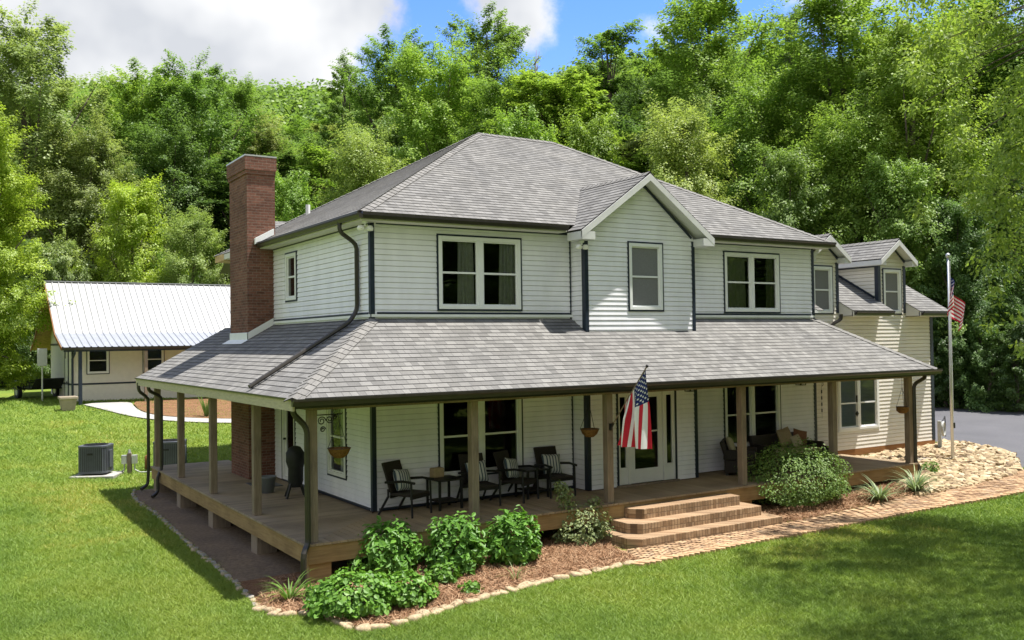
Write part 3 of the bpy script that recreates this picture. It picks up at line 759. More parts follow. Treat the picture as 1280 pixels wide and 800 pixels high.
# porch roof
o_ = .0; xe0, xe1, ye, yg = -2.42, 14.49, -2.38, 10.25
rf = MB(); cp = MB()
roof_plane(rf, [(xe0, ye, HE), (xe1, ye, HE), (W, 0, HP), (0, 0, HP)])
roof_plane(rf, [(xe0, ye, HE), (0, 0, HP), (0, yg, HP), (xe0, yg, HE)])
roof_plane(rf, [(xe1, ye, HE), (W, 0, HP), (W, WY, HP), (xe1, WY, HE)])
kf = (HP-HE)/2.38; kl = (HP-HE)/2.42; kr = (HP-HE)/(xe1-W)
hip_cap(cp, (xe0, ye, HE), (0, 0, HP), (0, -1, -kf), (-1, 0, -kl), .17); cp2 = MB(); hip_cap(cp2, (xe1, ye, HE), (W, 0, HP), (0, -1, -kf), (1, 0, -kr), .17)
pr = rf.build('porch_roof', [MAT['shingle'], MAT['bronze']], house); cp.build('hip_cap', [MAT['cap'], MAT['bronze']], pr); cp2.build('hip_cap', [MAT['cap'], MAT['bronze']], pr)
m = MB(); zc = 2.27
m.box((xe0+.04, ye+.04, zc-.012), (xe1-.04, -.015, zc)); m.box((xe0+.04, -.015, zc-.012), (-.015, yg-.02, zc)); m.box((W+.02, -.015, zc-.012), (xe1-.04, WY-.02, zc))
m.build('porch_ceiling', MAT['ceiling'], house)
m = MB(); m.box((xe0, ye, 2.20), (xe0+.035, yg, HE-.012)); m.box((xe0+.036, yg-.036, 2.20), (0, yg, HE-.012)); m.build('porch_fascia', MAT['cream'], house)
m = MB(); m.box((xe0+.036, ye+.001, 2.235), (xe1, ye+.035, HE-.012)); m.box((xe1-.035, ye+.036, 2.235), (xe1, WY-.02, HE-.012)); m.build('porch_fascia', MAT['bronze'], house)
m = MB(); m.mesh([(xe0+.03, yg-.04, HE-.02), (0, yg-.04, HE-.02), (0, yg-.04, HP-.02)], [(0, 1, 2)]); m.build('porch_gable_end', MAT['siding'], house)
gutter('gutter', (xe0-.02, ye-.001, HE+.005), (xe1+.08, ye-.001, HE+.005))
m = MB(); m.box((xe0-.03, ye-.02, HE-.015), (xe0-.004, yg+.02, HE+.012)); m.build('drip_edge', MAT['bronze'], house)
# porch beam over the posts
m = MB(); m.box((-2.0, -1.96, 2.17), (14.06, -1.82, 2.255)); m.box((-2.0, -1.818, 2.17), (-1.86, 10.0, 2.255)); m.box((13.92, -1.818, 2.17), (14.06, WY-.03, 2.255)); m.build('porch_beam', MAT['post'], house)
# posts
PF = [-1.93, 1.14, 4.25, 8.0, 11.05]; PL = [1.11, 4.25, 7.24, 9.93]
def post(x, y, zb=0.0):
    m = MB(); m.box((-.075, -.075, zb), (.075, .075, 2.17)); return m.build('porch_post', MAT['post'], house, bevel=.008, loc=(x, y, 0))
for x in PF: post(x, -1.89)
for y in PL: post(-1.93, y)
pp = post(13.99, -1.89)
# deck
m = MB(); bw = .14; x = -2.07
while x < 14.13-1e-3:
    x1 = min(x+bw-.010, 14.13); yt = .0 if x < W else WY-.02
    if G1 <= x <= G2: yt = GY
    if x < 0:
        ym0 = max(-2.05, min(x, 0)) ; ym1 = min(x1, 0)
        m.mesh([(x, -2.05, -.036), (x1, -2.05, -.036), (x1, ym1, -.036), (x, ym0, -.036), (x, -2.05, 0), (x1, -2.05, 0), (x1, ym1, 0), (x, ym0, 0)], [(4, 5, 6, 7), (0, 1, 5, 4), (1, 2, 6, 5), (3, 0, 4, 7), (2, 3, 7, 6)])
    else: m.box((x, -2.05, -.036), (x1, yt, 0))
    x += bw
m.build('deck', MAT['deckx'], house, bevel=0)
m = MB(); y = -2.02
while y < 10.05-1e-3:
    y1 = min(y+bw-.010, 10.05)
    xa = min(0, y) if y < 0 else 0; xb = min(0, y1)
    m.mesh([(-2.10, y, -.036), (xa-.006, y, -.036), (xb-.006, y1, -.036), (-2.10, y1, -.036), (-2.10, y, -.001), (xa-.006, y, -.001), (xb-.006, y1, -.001), (-2.10, y1, -.001)], [(4, 5, 6, 7), (0, 1, 5, 4), (1, 2, 6, 5), (3, 0, 4, 7), (2, 3, 7, 6)])
    y += bw
m.build('deck', MAT['decky'], house)
m = MB(); m.box((-2.07, -2.02, -.335), (14.13, -1.98, -.038)); m.box((-2.07, -1.979, -.335), (-2.03, 10.03, -.038)); m.box((14.09, -1.979, -.335), (14.13, WY-.02, -.038)); m.build('deck_rim', MAT['pine'], house, bevel=.005)
def pier(x, y):
    m = MB(); m.box((-.19, -.19, -1.1), (.19, .19, -.34)); return m.build('pier', MAT['pine'] if y < -1.5 else MAT['post'], house, loc=(x, y, 0))
for x in (-1.83, 1.14, 4.25, 8, 11.05, 13.9): pier(x, -1.78)
for y in PL: pier(-1.83, y-.1)
m = MB(); m.box((.05, .03, -1.2), (W, .12, 0)); m.box((.05, .13, -1.2), (.14, D, 0)); m.build('foundation', MAT['brick'], house)
# porch downspouts
def curl(pts): return pts
downspout([(-2.30, -2.06, 2.27), (-2.30, -2.06, 2.14), (-2.06, -2.03, 1.90), (-2.06, -2.03, .02), (-2.17, -2.12, -.12), (-2.17, -2.12, -.72)], .05)
downspout([(-2.36, 8.9, 2.27), (-2.36, 8.9, 2.1), (-2.02, 9.02, 1.92), (-2.02, 9.02, .02), (-2.15, 8.9, -.15), (-2.15, 8.85, -.55), (-2.32, 8.7, -.63)], .045)
downspout([(-2.40, 10.0, 2.27), (-2.40, 10.0, 2.05), (-2.14, 10.08, 1.85), (-2.14, 10.08, .0), (-2.16, 10.08, -.5), (-2.35, 10.0, -.6)], .045)
downspout([(14.40, -2.1, 2.29), (14.40, -2.1, 2.16), (14.12, -1.97, 2.0), (14.12, -1.97, .02), (14.19, -2.02, -.1), (14.19, -2.02, -.42), (14.3, -2.15, -.47)], .05)
downspout([(13.92, .06, 3.86), (13.92, .06, 3.72), (13.74, .24, 3.58), (13.74, .27, 3.2)], .05)

# chimney
c0, c1, y0, y1 = -.665, .03, 5.84, 7.34
m = MB(); m.box((c0, y0, -.75), (c1, y1, 7.42)); chm = m.build('chimney', MAT['brick'], house)
m = MB(); m.box((c0-.03, y0-.03, 7.42), (c1+.015, y1+.03, 7.52)); m.box((c0-.055, y0-.055, 7.52), (c1+.03, y1+.055, 7.85)); m.build('chimney_crown', MAT['brick'], chm)
m = MB(); m.box((c0-.06, y0-.06, 7.85), (c1+.035, y1+.06, 7.885)); m.build('chimney_cap', MAT['metal'], chm)
m = MB()
for (xa, xb, ya, yb_) in ((c0-.018, c0-.003, y0-.018, y1+.02), (c0-.018, -.03, y0-.018, y0-.003)):
    zz = lambda x: HP+kl*x
    m.mesh([(xa, ya, zz(xa)+.02), (xb, ya, zz(xb)+.02), (xb, yb_, zz(xb)+.02), (xa, yb_, zz(xa)+.02), (xa, ya, zz(xa)+.19), (xb, ya, zz(xb)+.19), (xb, yb_, zz(xb)+.19), (xa, yb_, zz(xa)+.19)], [(4, 5, 6, 7), (0, 1, 5, 4), (1, 2, 6, 5), (2, 3, 7, 6), (3, 0, 4, 7)])
m.poly([(c0-.2, y0-.1, HP+kl*(c0-.2)+.024), (c0-.018, y0-.1, HP+kl*(c0-.018)+.024), (c0-.018, y1+.1, HP+kl*(c0-.018)+.024), (c0-.2, y1+.1, HP+kl*(c0-.2)+.024)])
m.build('chimney_flashing', MAT['white'], chm); m = MB()
m.mesh([(-.50, 5.74, 5.70), (-.03, 5.74, 5.95), (-.03, 5.83, 5.95), (-.50, 5.83, 5.70), (-.50, 5.74, 5.84), (-.03, 5.74, 6.10), (-.03, 5.83, 6.10), (-.50, 5.83, 5.84)], [(4, 5, 6, 7), (0, 1, 5, 4), (1, 2, 6, 5), (2, 3, 7, 6), (3, 0, 4, 7)])
m.build('chimney_flashing', MAT['white'], chm)
m = MB(); m.tube([(1.5, 7.54, 6.5), (1.5, 7.54, 7.02)], .06, 10); m.build('vent_pipe', MAT['white'], house)

# front door with sidelights
dp = MX(GY)
m = MB(); ring(m, dp, DO[0], DO[1], DO[2], DO[3], .045, -.03, .042); fd = m.build('entrance_surround', MAT['navy'], house)
m = MB(); mbox(m, dp, DO[0]+.046, DO[1]-.046, 2.09, DO[3]-.046, -.05, .022)
for a, b in ((5.596, 5.62), (5.87, 5.945), (6.905, 6.975), (7.225, 7.254)): mbox(m, dp, a, b, .046, 2.089, -.05, .022)
for a, b in ((5.621, 5.869), (6.976, 7.224)):
    mbox(m, dp, a, b, .046, .42, -.045, .004); mbox(m, dp, a, b, 1.98, 2.088, -.045, .004)
    mbox(m, dp, a, a+.045, .421, 1.979, -.045, .004); mbox(m, dp, b-.045, b, .421, 1.979, -.045, .004)
m.build('door_frame', MAT['door'], fd, bevel=.004)
g = MB()
for a, b in ((5.66, 5.83), (7.015, 7.185)): g.poly([dp(a, .42, -.02), dp(b, .42, -.02), dp(b, 1.98, -.02), dp(a, 1.98, -.02)])
g.build('sidelight_pane', MAT['glass'], fd)
m = MB(); ring(m, dp, 5.955, 6.895, .05, 2.08, .13, -.04, -.005); mbox(m, dp, 6.085, 6.765, .18, .36, -.04, -.006); mbox(m, dp, 6.085, 6.765, 1.17, 1.20, -.035, .0)
dr = m.build('door', MAT['door'], fd, bevel=.004)
g = MB(); g.poly([dp(6.08, .35, -.022), dp(6.77, .35, -.022), dp(6.77, 1.955, -.022), dp(6.08, 1.955, -.022)]); g.build('door_pane', MAT['glass'], dr)
m = MB(); m.tube([dp(6.02, 1.0, -.005), dp(6.02, 1.0, .05)], .022, 8); m.tube([dp(6.02, 1.0, .045), dp(6.12, 1.0, .045)], .012, 8); m.build('handle', MAT['black'], dr)
m = MB(); mbox(m, dp, DO[0]-.02, DO[1]+.02, .002, .045, .0, .09); m.build('threshold', MAT['post'], fd)
# side door
dp = ML(0)
m = MB(); ring(m, dp, LD[0], LD[1], LD[2], LD[3], .035, -.03, .040); sd = m.build('side_door', MAT['navy'], house)
m = MB(); ring(m, dp, LD[0]+.036, LD[1]-.036, .036, LD[3]-.036, .07, -.06, .035); m.build('door_frame', MAT['door'], sd)
m = MB(); ring(m, dp, LD[0]+.11, LD[1]-.11, .11, LD[3]-.11, .11, -.045, -.01); mbox(m, dp, LD[0]+.22, LD[1]-.22, .22, .5, -.04, -.012); m.build('storm_panel', MAT['door'], sd)
g = MB(); g.poly([dp(LD[0]+.2, LD[3]-.22, -.03), dp(LD[1]-.2, LD[3]-.22, -.03), dp(LD[1]-.2, .5, -.03), dp(LD[0]+.2, .5, -.03)]); g.build('door_pane', MAT['glass'], sd)
m = MB(); m.tube([dp(LD[1]-.17, 1.0, -.01), dp(LD[1]-.17, 1.0, .05)], .025, 8); m.build('handle', MAT['black'], sd)

# garage wing: walls, two wall dormers, roof
WX1, WE, WK = 18.43, 3.95, .58
WW = (14.05, 15.84, .60, 2.16); D1 = (13.08, 13.94, 3.86, 5.21); D2 = (16.12, 16.99, 3.86, 5.21)
m = MB(); siding(m, [(W, .10), (WX1, .10), (WX1, 3.84), (W, 3.84)], [WW], MX(WY), v0=.10)
for (a, b), dw in zip(DORM, (D1, D2)): siding(m, [(a, 3.84), (b, 3.84), (b, 5.42), ((a+b)/2, 5.88), (a, 5.42)], [dw], MX(WY), v0=.10)
siding(m, [(WY, .1), (7.1, .1), (7.1, 3.9), (3.65, 6.0), (WY, 4.0)], [], MR(WX1), v0=.1)
rz_ = lambda y: WE+WK*(y+.15)
for a, b in DORM:
    siding(m, [(WY, rz_(WY)), (WY, 5.45), (3.0, 5.45), ((5.45-WE)/WK-.15, 5.45)], [], ML(a), v0=.10)
    siding(m, [(WY, rz_(WY)), (WY, 5.45), (3.0, 5.45), ((5.45-WE)/WK-.15, 5.45)], [], MR(b), v0=.10)
m.build('garage_wing_wall', MAT['siding_tan'], house)
window(MX(WY), *WW, house, 2, trim='white')
window(MX(WY), *D1, house, 1, fill='screen'); window(MX(WY), *D2, house, 1, fill='screen')
rf = MB(); cp = MB(); wr = 3.6; wz = rz_(wr)
for a, b in ((W+.0, DORM[0][0]), (DORM[0][1]+.0, DORM[1][0]), (DORM[1][1], 18.66)):
    roof_plane(rf, [(a, -.15, WE), (b, -.15, WE), (b, wr, wz), (a, wr, wz)])
for a, b in DORM: roof_plane(rf, [(a, 2.2, rz_(2.2)), (b, 2.2, rz_(2.2)), (b, wr, wz), (a, wr, wz)])
roof_plane(rf, [(W, wr, wz), (18.66, wr, wz), (18.66, 7.4, WE), (W, 7.4, WE)])
hip_cap(cp, (W, wr, wz), (18.66, wr, wz), (0, -1, -WK), (0, 1, -WK))
for a, b in DORM:
    c = (a+b)/2; hw = .6+.24; de = 5.44; dt = 6.03; k = (dt-de)/hw
    yr2 = (dt-WE)/WK-.15; ye2 = (de-WE)/WK-.15
    for s in (-1, 1): roof_plane(rf, [(c+s*hw, .06, de), (c, .06, dt), (c, yr2, dt), (c+s*hw, ye2, de)])
    hip_cap(cp, (c, .06, dt), (c, yr2, dt), (-1, 0, -k), (1, 0, -k), .13)
wrf = rf.build('garage_wing_roof', [MAT['shingle'], MAT['bronze']], house); cp.build('hip_cap', [MAT['cap'], MAT['bronze']], wrf)
for a, b in DORM:
    c = (a+b)/2; hw = .84; de, dt = 5.44, 6.03; m = MB()
    for s in (-1, 1):
        top = Vector((c, .07, dt-.015)); bot = Vector((c+s*hw, .07, de-.015)); dn = Vector((0, 0, -.15)); f = Vector((0, -.025, 0))
        m.mesh([bot, top, top+dn, bot+dn, bot+f, top+f, top+dn+f, bot+dn+f], [(0, 1, 2, 3), (4, 7, 6, 5), (0, 4, 5, 1), (3, 2, 6, 7), (0, 3, 7, 4), (1, 5, 6, 2)])
        p, q = Vector((c+s*hw, .07, de-.1)), Vector((c, .07, dt-.1)); m.poly([p, q, q+Vector((0, .29, 0)), p+Vector((0, .29, 0))])
        m.box((min(c+s*hw, c+s*.6), .072, de-.165), (max(c+s*hw, c+s*.6), 3.2, de-.02))
    m.build('dormer_rake', MAT['rake'], house)
    m = MB()
    for s, xx in ((-1, a), (1, b)):
        m.box((xx-.036 if s < 0 else xx-.075, WY-.036, rz_(WY)-.3 if s < 0 else 3.9), (xx+.075 if s < 0 else xx+.036, WY, 5.3))
        m.box((xx-.036 if s < 0 else xx+.0, WY+.001, rz_(WY)+.02), (xx if s < 0 else xx+.036, WY+.09, 5.3))
        m.bar((xx+s*.024, WY+.1, rz_(WY+.1)+.05), (xx+s*.024, 2.6, rz_(2.6)+.05), .03, .06)
        m.bar((xx, WY-.036, 5.4), (c, WY-.036, 5.87), .04, .02, (0, -1, 0))
    m.box((a-.038, WY+.09, 5.235), (a-.001, 2.6, 5.275)); m.build('dormer_trim', MAT['navy'], house)
for a, b in ((DORM[0][1]+.02, DORM[1][0]-.005), (DORM[1][1]+.02, 18.66)):
    m = MB()
    m.box((a, -.14, 3.80), (b-.0, WY-.016, 3.82)); m.box((a, -.14, 3.82), (b, -.11, WE-.015))
    m.mesh([(a, -.15, 3.80), (a, WY-.02, 3.80), (a, WY-.02, rz_(WY)-.03), (a, -.15, WE-.01), (a+.02, -.15, 3.80), (a+.02, WY-.02, 3.80), (a+.02, WY-.02, rz_(WY)-.03), (a+.02, -.15, WE-.01)], [(0, 3, 2, 1), (4, 5, 6, 7), (0, 1, 5, 4), (1, 2, 6, 5), (2, 3, 7, 6), (3, 0, 4, 7)])
    m.build('garage_wing_soffit', MAT['soffit'], house)
gutter('gutter', (DORM[0][1]+.06, -.15, WE-.0), (DORM[1][0]-.1, -.15, WE-.0)); gutter('gutter', (DORM[1][1]+.05, -.15, WE-.0), (18.68, -.15, WE-.0))
m = MB(); m.box((WX1-.10, WY-.036, .10), (WX1+.036, WY+.09, 3.80)); m.build('corner_trim', MAT['navy'], house)
m = MB(); m.box((W, WY-.03, -.13), (WX1+.03, WY+.02, .095)); m.build('skirt_board', MAT['brown'], house)
# rear wing just showing past the chimney
m = MB(); roof_plane(m, [(1.5, 10.4, 5.75), (9, 10.4, 5.75), (9, 13.4, 7.3), (1.5, 13.4, 7.3)]); roof_plane(m, [(1.5, 16.4, 5.75), (9, 16.4, 5.75), (9, 13.4, 7.3), (1.5, 13.4, 7.3)])
m.build('rear_wing_roof', [MAT['shingle'], MAT['bronze']], house)
m = MB(); siding(m, [(D+.02, -.3), (16.1, -.3), (16.1, 5.7), (13.4, 6.95), (D+.02, 5.6)], [], ML(2.0), v0=.02); m.build('rear_wing_wall', MAT['siding'], house)

# brick steps
def steps():
    def st(x0, x1, yf, z0, z1, ch):
        m = MB(); P = [(x0, -2.03), (x0, yf+ch), (x0+ch*.9, yf), (x1, yf), (x1, -2.03)]; n = len(P)
        m.mesh([(x, y, z0) for x, y in P]+[(x, y, z1) for x, y in P], [(i, (i+1) % n, n+(i+1) % n, n+i) for i in range(n)]+[tuple(range(n, 2*n))])
        return m
    r = thing('brick_steps', 'three broad brick steps with clipped corners leading up to the front porch', 'steps', (0, 0, 0))
    for x0, x1, yf, z0, z1 in ((3.90, 7.92, -3.08, -.85, -.50), (4.18, 7.66, -2.74, -.50, -.30), (4.52, 7.38, -2.40, -.30, -.10)):
        st(x0, x1, yf, z0, z1, .22).build('step', MAT['stepbrick'], r, bevel=.012)
steps()

# ------------------------------------------------------------------ white-roofed outbuilding on the left
def outbuilding():
    P0 = np.array((-1.865, 30.69, 3.245)); ang = math.atan2(.035, .999)
    gzv = .48
    r = thing('outbuilding', 'pale outbuilding with a white ribbed metal roof and lean-to porch, left of the chimney', 'building', (P0[0], P0[1], gzv), ang)
    h = P0[2]-gzv; L = 14.0
    kz, rz, bz = h+.66, h+3.33, h+.66
    def ribs(m, a, b, n):
        # sheet with raised ribs running up the slope
        a = Vector(a); b = Vector(b); x = Vector((1, 0, 0)); s = b-a; nn = x.cross(s).normalized()
        if nn.z < 0: nn = -nn
        st = L/n
        for i in range(n):
            prof = [(0, 0), (.03, .04), (.06, .04), (.09, 0), (st, 0)]
            for (p, q), (u, v) in zip(prof[:-1], prof[1:]):
                A_ = a+x*(i*st+p)+nn*q; B_ = a+x*(i*st+u)+nn*v
                m.poly([A_, B_, B_+s, A_+s])
    m = MB(); ribs(m, (0, 2.0, kz), (0, 5.2, rz), 46); ribs(m, (0, 8.4, bz), (0, 5.2, rz), 46); m.build('roof', MAT['whitemetal'], r)
    m = MB(); ribs(m, (0, -.02, h-.01), (0, 2.0, kz), 46); m.build('lean_to_roof', MAT['greymetal'], r)
    m = MB(); ribs(m, (0, 10.2, h-.1), (0, 8.4, bz), 46); m.build('lean_to_roof', MAT['greymetal'], r)
    m = MB(); m.box((-.03, 5.1, rz+.0), (L, 5.3, rz+.045)); m.build('ridge_cap', MAT['whitemetal'], r)
    gx = .75
    m = MB(); t = .06
    for (ya, za), (yb, zb) in (((0, h), (2, kz)), ((2, kz), (5.2, rz)), ((8.4, bz), (5.2, rz)), ((10.2, h-.1), (8.4, bz))):
        m.poly([(.02, ya, za-t), (L, ya, za-t), (L, yb, zb-t), (.02, yb, zb-t)])
    m.build('roof_underside', MAT['osb'], r)
    m = MB()
    for (ya, za), (yb, zb) in (((0, h), (2, kz)), ((2, kz), (5.2, rz)), ((8.4, bz), (5.2, rz)), ((10.2, h-.1), (8.4, bz))):
        m.bar((0, ya, za-.08), (0, yb, zb-.08), .04, .15)
    m.build('rake_board', MAT['brown'], r)
    m = MB(); m.mesh([(gx, 2.0, -.3), (gx, 8.4, -.3), (gx, 8.4, bz-.07), (gx, 5.2, rz-.07), (gx, 2, kz-.07)], [(4, 3, 2, 1, 0)]); m.build('gable_wall', MAT['stucco'], r)
    m = MB(); hs = [(1.40, 2.45, 1.42, 2.76), (4.0, 5.06, 1.42, 2.76), (7.0, 8.06, 1.42, 2.76)]
    xs = [gx]+[q for w in hs for q in (w[0]+.05, w[1]-.05)]+[L]
    for k in range(len(xs)-1):
        if k % 2 == 0: m.poly([(xs[k], 2, -.3), (xs[k+1], 2, -.3), (xs[k+1], 2, kz-.07), (xs[k], 2, kz-.07)])
        else: m.poly([(xs[k], 2, -.3), (xs[k+1], 2, -.3), (xs[k+1], 2, 1.47), (xs[k], 2, 1.47)]); m.poly([(xs[k], 2, 2.71), (xs[k+1], 2, 2.71), (xs[k+1], 2, kz-.07), (xs[k], 2, kz-.07)])
    m.build('front_wall', MAT['stucco'], r)
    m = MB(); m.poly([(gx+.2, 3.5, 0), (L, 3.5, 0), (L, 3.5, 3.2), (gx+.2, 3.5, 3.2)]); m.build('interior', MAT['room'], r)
    mp = lambda u, v, w: (u, 2-w, v)
    for w in hs: window(mp, *w, r, 1)
    for a, b in (((gx-.03, 1.97, .92), (L, 1.999, 1.0)), ((gx-.03, 2.0, .92), (gx-.001, 8.4, 1.0)), ((gx-.03, 2.0, 2.85), (gx-.001, 8.4, 2.95)), ((gx-.02, 1.96, -.2), (gx+.07, 1.999, kz-.1)), ((gx-.035, 2.8, -.2), (gx-.002, 2.95, 2.85)), ((gx-.035, 3.75, -.2), (gx-.002, 3.9, 2.85))):
        m = MB(); m.box(a, b); m.build('wall_trim', MAT['navy'], r)
    m = MB(); m.box((gx-.03, 2.96, .02), (gx-.003, 3.74, 2.2)); dd = m.build('door', MAT['door'], r)
    m = MB(); m.tube([(gx-.03, 3.05, 1.05), (gx-.09, 3.05, 1.05)], .03, 8); m.build('handle', MAT['black'], dd)
    m = MB(); m.box((.1, 0.0, h-.22), (L, .12, h-.1)); m.build('porch_beam', MAT['navy'], r)
    gutter('gutter', (.0, -.02, h-.03), (L, -.02, h-.03), r)
    for k, (x, mt) in enumerate(((.80, 'navy'), (3.72, 'post'), (7.4, 'post'), (11, 'post'))):
        m = MB(); m.box((x-.075, .02, -.4), (x+.075, .17, h-.22)); m.build('porch_post', MAT[mt], r, bevel=.008)
    m = MB(); m.tube([(.55, -.06, h-.12), (.55, -.04, h-.3), (.50, .3, h-.55), (.50, .3, -.1)], .05, 8); m.build('downspout', MAT['navy'], r)
    m = MB(); m.box((-.1, -.1, -.6), (L, 2.0, .02)); m.build('porch_slab', MAT['concrete'], r)
    m = MB(); m.tube([(.9, 1.8, 2.62), (.9, 1.8, 2.74)], [.05, .02], 8); m.lathe([(.02, 2.62), (.06, 2.58), (.06, 2.50), (.0, 2.47)], (.9, 1.8, 0), 10); m.build('porch_light', MAT['globe'], r)
    return r
OB = outbuilding()
ob_inv = OB
def ob_pt(x, y, z): a = OB.rotation_euler.z; return (OB.location.x+x*math.cos(a)-y*math.sin(a), OB.location.y+x*math.sin(a)+y*math.cos(a), z)
p = ob_pt(-.35, 3.4, 0)
b = MB(); b.box((-.22, -.1, 1.7), (.22, .1, 2.55)); eb = thing('electric_meter_box', 'grey meter box on a thin pole by the white-roofed outbuilding', 'meter box', (p[0], p[1], gz(p[0], p[1])))
b.build('box', MAT['metal'], eb, bevel=.02); b = MB(); b.tube([(0, 0, -.1), (0, 0, 1.7)], .04, 8); b.build('pole', MAT['metal'], eb)
# planter tub by the corner post
q = gp(85, 513)
t = thing('planter_tub', 'pale square-sided planter tub at the corner post of the outbuilding porch', 'planter', tuple(q))
m = MB(); m.lathe([(.0, 0), (.36, 0), (.47, .5), (.53, .5), (.53, .62), (.45, .62), (.42, .5), (0, .5)], n=4); m.build('tub', MAT['tub'], t, bevel=.02, rz=R_(45))
# utility trailer and stored things beside the gable
q = gp(47, 497)
t = thing('utility_trailer', 'small dark utility trailer with a tipped ramp parked left of the outbuilding', 'trailer', (q[0], q[1], q[2]), R_(15))
m = MB(); m.box((-.8, -1.1, .45), (.8, 1.1, .53)); m.build('bed', MAT['black'], t)
m = MB()
for x in (-.8, .8):
    m.tube([(x, -1.1, .85), (x, 1.1, .85)], .03, 6)
    for y in (-1.1, -.35, .35, 1.1): m.tube([(x, y, .5), (x, y, .85)], .025, 6)
m.tube([(-.8, 1.1, .85), (.8, 1.1, .85)], .03, 6); m.build('rail', MAT['black'], t)
for x in (-.92, .92):
    m = MB(); m.tube([(x-.09, 0, .32), (x+.09, 0, .32)], .31, 16); w_ = m.build('wheel', MAT['cover'], t)
    m = MB(); m.tube([(x-.1, 0, .32), (x+.1, 0, .32)], .16, 12); m.build('rim', MAT['metal'], w_)
m = MB(); m.bar((-.02, -1.15, .5), (-.02, -1.75, 1.0), 1.4, .05); m.build('ramp', MAT['acdark'], t)
m = MB(); m.tube([(-.7, 1.1, .48), (0, 2.1, .45), (0, 2.3, .45)], .04, 6); m.tube([(.7, 1.1, .48), (0, 2.1, .45)], .04, 6); m.build('drawbar', MAT['black'], t)

# ------------------------------------------------------------------ air conditioners and hook-ups
def condenser(label, loc, rz, big=1.0):
    r = thing('air_conditioner', label, 'air conditioner', loc, rz, 'air conditioning condensers beside the porch')
    a, hgt = .40*big, .86*big; ch = .10
    oct_ = [(-a+ch, -a), (a-ch, -a), (a, -a+ch), (a, a-ch), (a-ch, a), (-a+ch, a), (-a, a-ch), (-a, -a+ch)]
    def prism(m, s, z0, z1):
        n = 8; m.mesh([(x*s, y*s, z0) for x, y in oct_]+[(x*s, y*s, z1) for x, y in oct_], [(i, (i+1) % n, n+(i+1) % n, n+i) for i in range(n)]+[tuple(range(n))[::-1], tuple(range(n, 2*n))])
    m = MB(); prism(m, .965, .09, hgt-.05); m.build('coil', MAT['acdark'], r)
    m = MB(); prism(m, 1.0, .05, .11); m.build('base_pan', MAT['acgrey'], r, bevel=.008)
    m = MB(); prism(m, 1.015, hgt-.07, hgt); m.build('top_cover', MAT['acgrey'], r, bevel=.012)
    m = MB()
    for i in range(8):
        x0, y0 = oct_[i]; x1, y1 = oct_[(i+1) % 8]; L = math.hypot(x1-x0, y1-y0); n = max(2, int(L/.052))
        for k in range(n):
            f0 = (k+.12)/n; f1 = (k+.80)/n
            p0 = (x0+(x1-x0)*f0, y0+(y1-y0)*f0); p1 = (x0+(x1-x0)*f1, y0+(y1-y0)*f1)
            m.poly([(p0[0], p0[1], .11), (p1[0], p1[1], .11), (p1[0], p1[1], hgt-.07), (p0[0], p0[1], hgt-.07)])
    m.build('louvre_panel', MAT['acgrey'], r)
    m = MB()
    for rr in np.linspace(.06, .34*big, 8):
        m.tube([(rr*math.cos(t), rr*math.sin(t), hgt+.012) for t in np.linspace(0, 2*math.pi, 25)], .005, 4, False)
    for t in range(0, 360, 45): m.tube([(0, 0, hgt+.012), (.35*big*math.cos(R_(t)), .35*big*math.sin(R_(t)), hgt+.012)], .006, 4)
    m.build('fan_grille', MAT['black'], r)
    m = MB(); m.lathe([(.0, hgt+.004), (.345*big, hgt+.004), (.345*big, hgt+.001), (0, hgt+.001)], n=20); m.build('fan_well', MAT['black'], r)
    m = MB(); m.box((a-.16, -.001-.12, .2), (a+.035, .12, hgt-.16)); m.build('service_panel', MAT['acgrey'], r, bevel=.006)
    m = MB(); m.box((-.11, -a-.012, hgt-.27), (.05, -a-.002, hgt-.21)); m.build('badge', MAT['black'], r)
    return r
q = gp(121, 598); PADZ = q[2]
condenser('grey louvred condenser standing out on the lawn, the nearer one left of the hook-up post', (q[0]+.05, q[1]+.45, q[2]+.08), R_(-28))
q2 = gp(206, 590)
condenser('taller grey louvred condenser partly behind the porch corner posts', (q2[0]+.25, q2[1]+.4, q2[2]-.02), R_(-24), 1.08)
m = MB(); m.box((-.62, -.55, -.12), (.62, .5, .08)); pad = m.build('concrete_pad', MAT['concrete'], None, bevel=.02, loc=(q[0]+.08, q[1]+.42, q[2]), rz=R_(-26)); tag(pad, 'weathered concrete pad under the condenser on the lawn', 'concrete pad')
q = gp(162, 592)
t = thing('utility_post', 'short post with shut-off boxes between the two condensers', 'utility post', tuple(q), R_(-26))
m = MB(); m.box((-.06, -.05, -.2), (.06, .05, .62)); m.build('post', MAT['post'], t, bevel=.006)
for s in (-1, 1):
    m = MB(); m.box((s*.075, -.07, .3), (s*.22, .05, .56)); m.build('shutoff_box', MAT['metal'], t, bevel=.01)
    m = MB(); m.tube([(s*.15, 0, .3), (s*.15, 0, .12), (s*.3, .03, .03), (s*.75, .05, .02)], .022, 6); m.build('conduit', MAT['hose'], t)
m = MB(); m.tube([(0, 0, .62), (0, 0, .72)], [.05, .03], 8); m.build('cap', MAT['metal'], t)
q = gp(183, 588); m = MB(); m.tube([(0, 0, -.2), (0, 0, .42), (.1, 0, .5)], .05, 8); o = m.build('standpipe', MAT['brown'], None, True, loc=tuple(q)); tag(o, 'short brown pipe standing at the back corner of the porch', 'pipe')

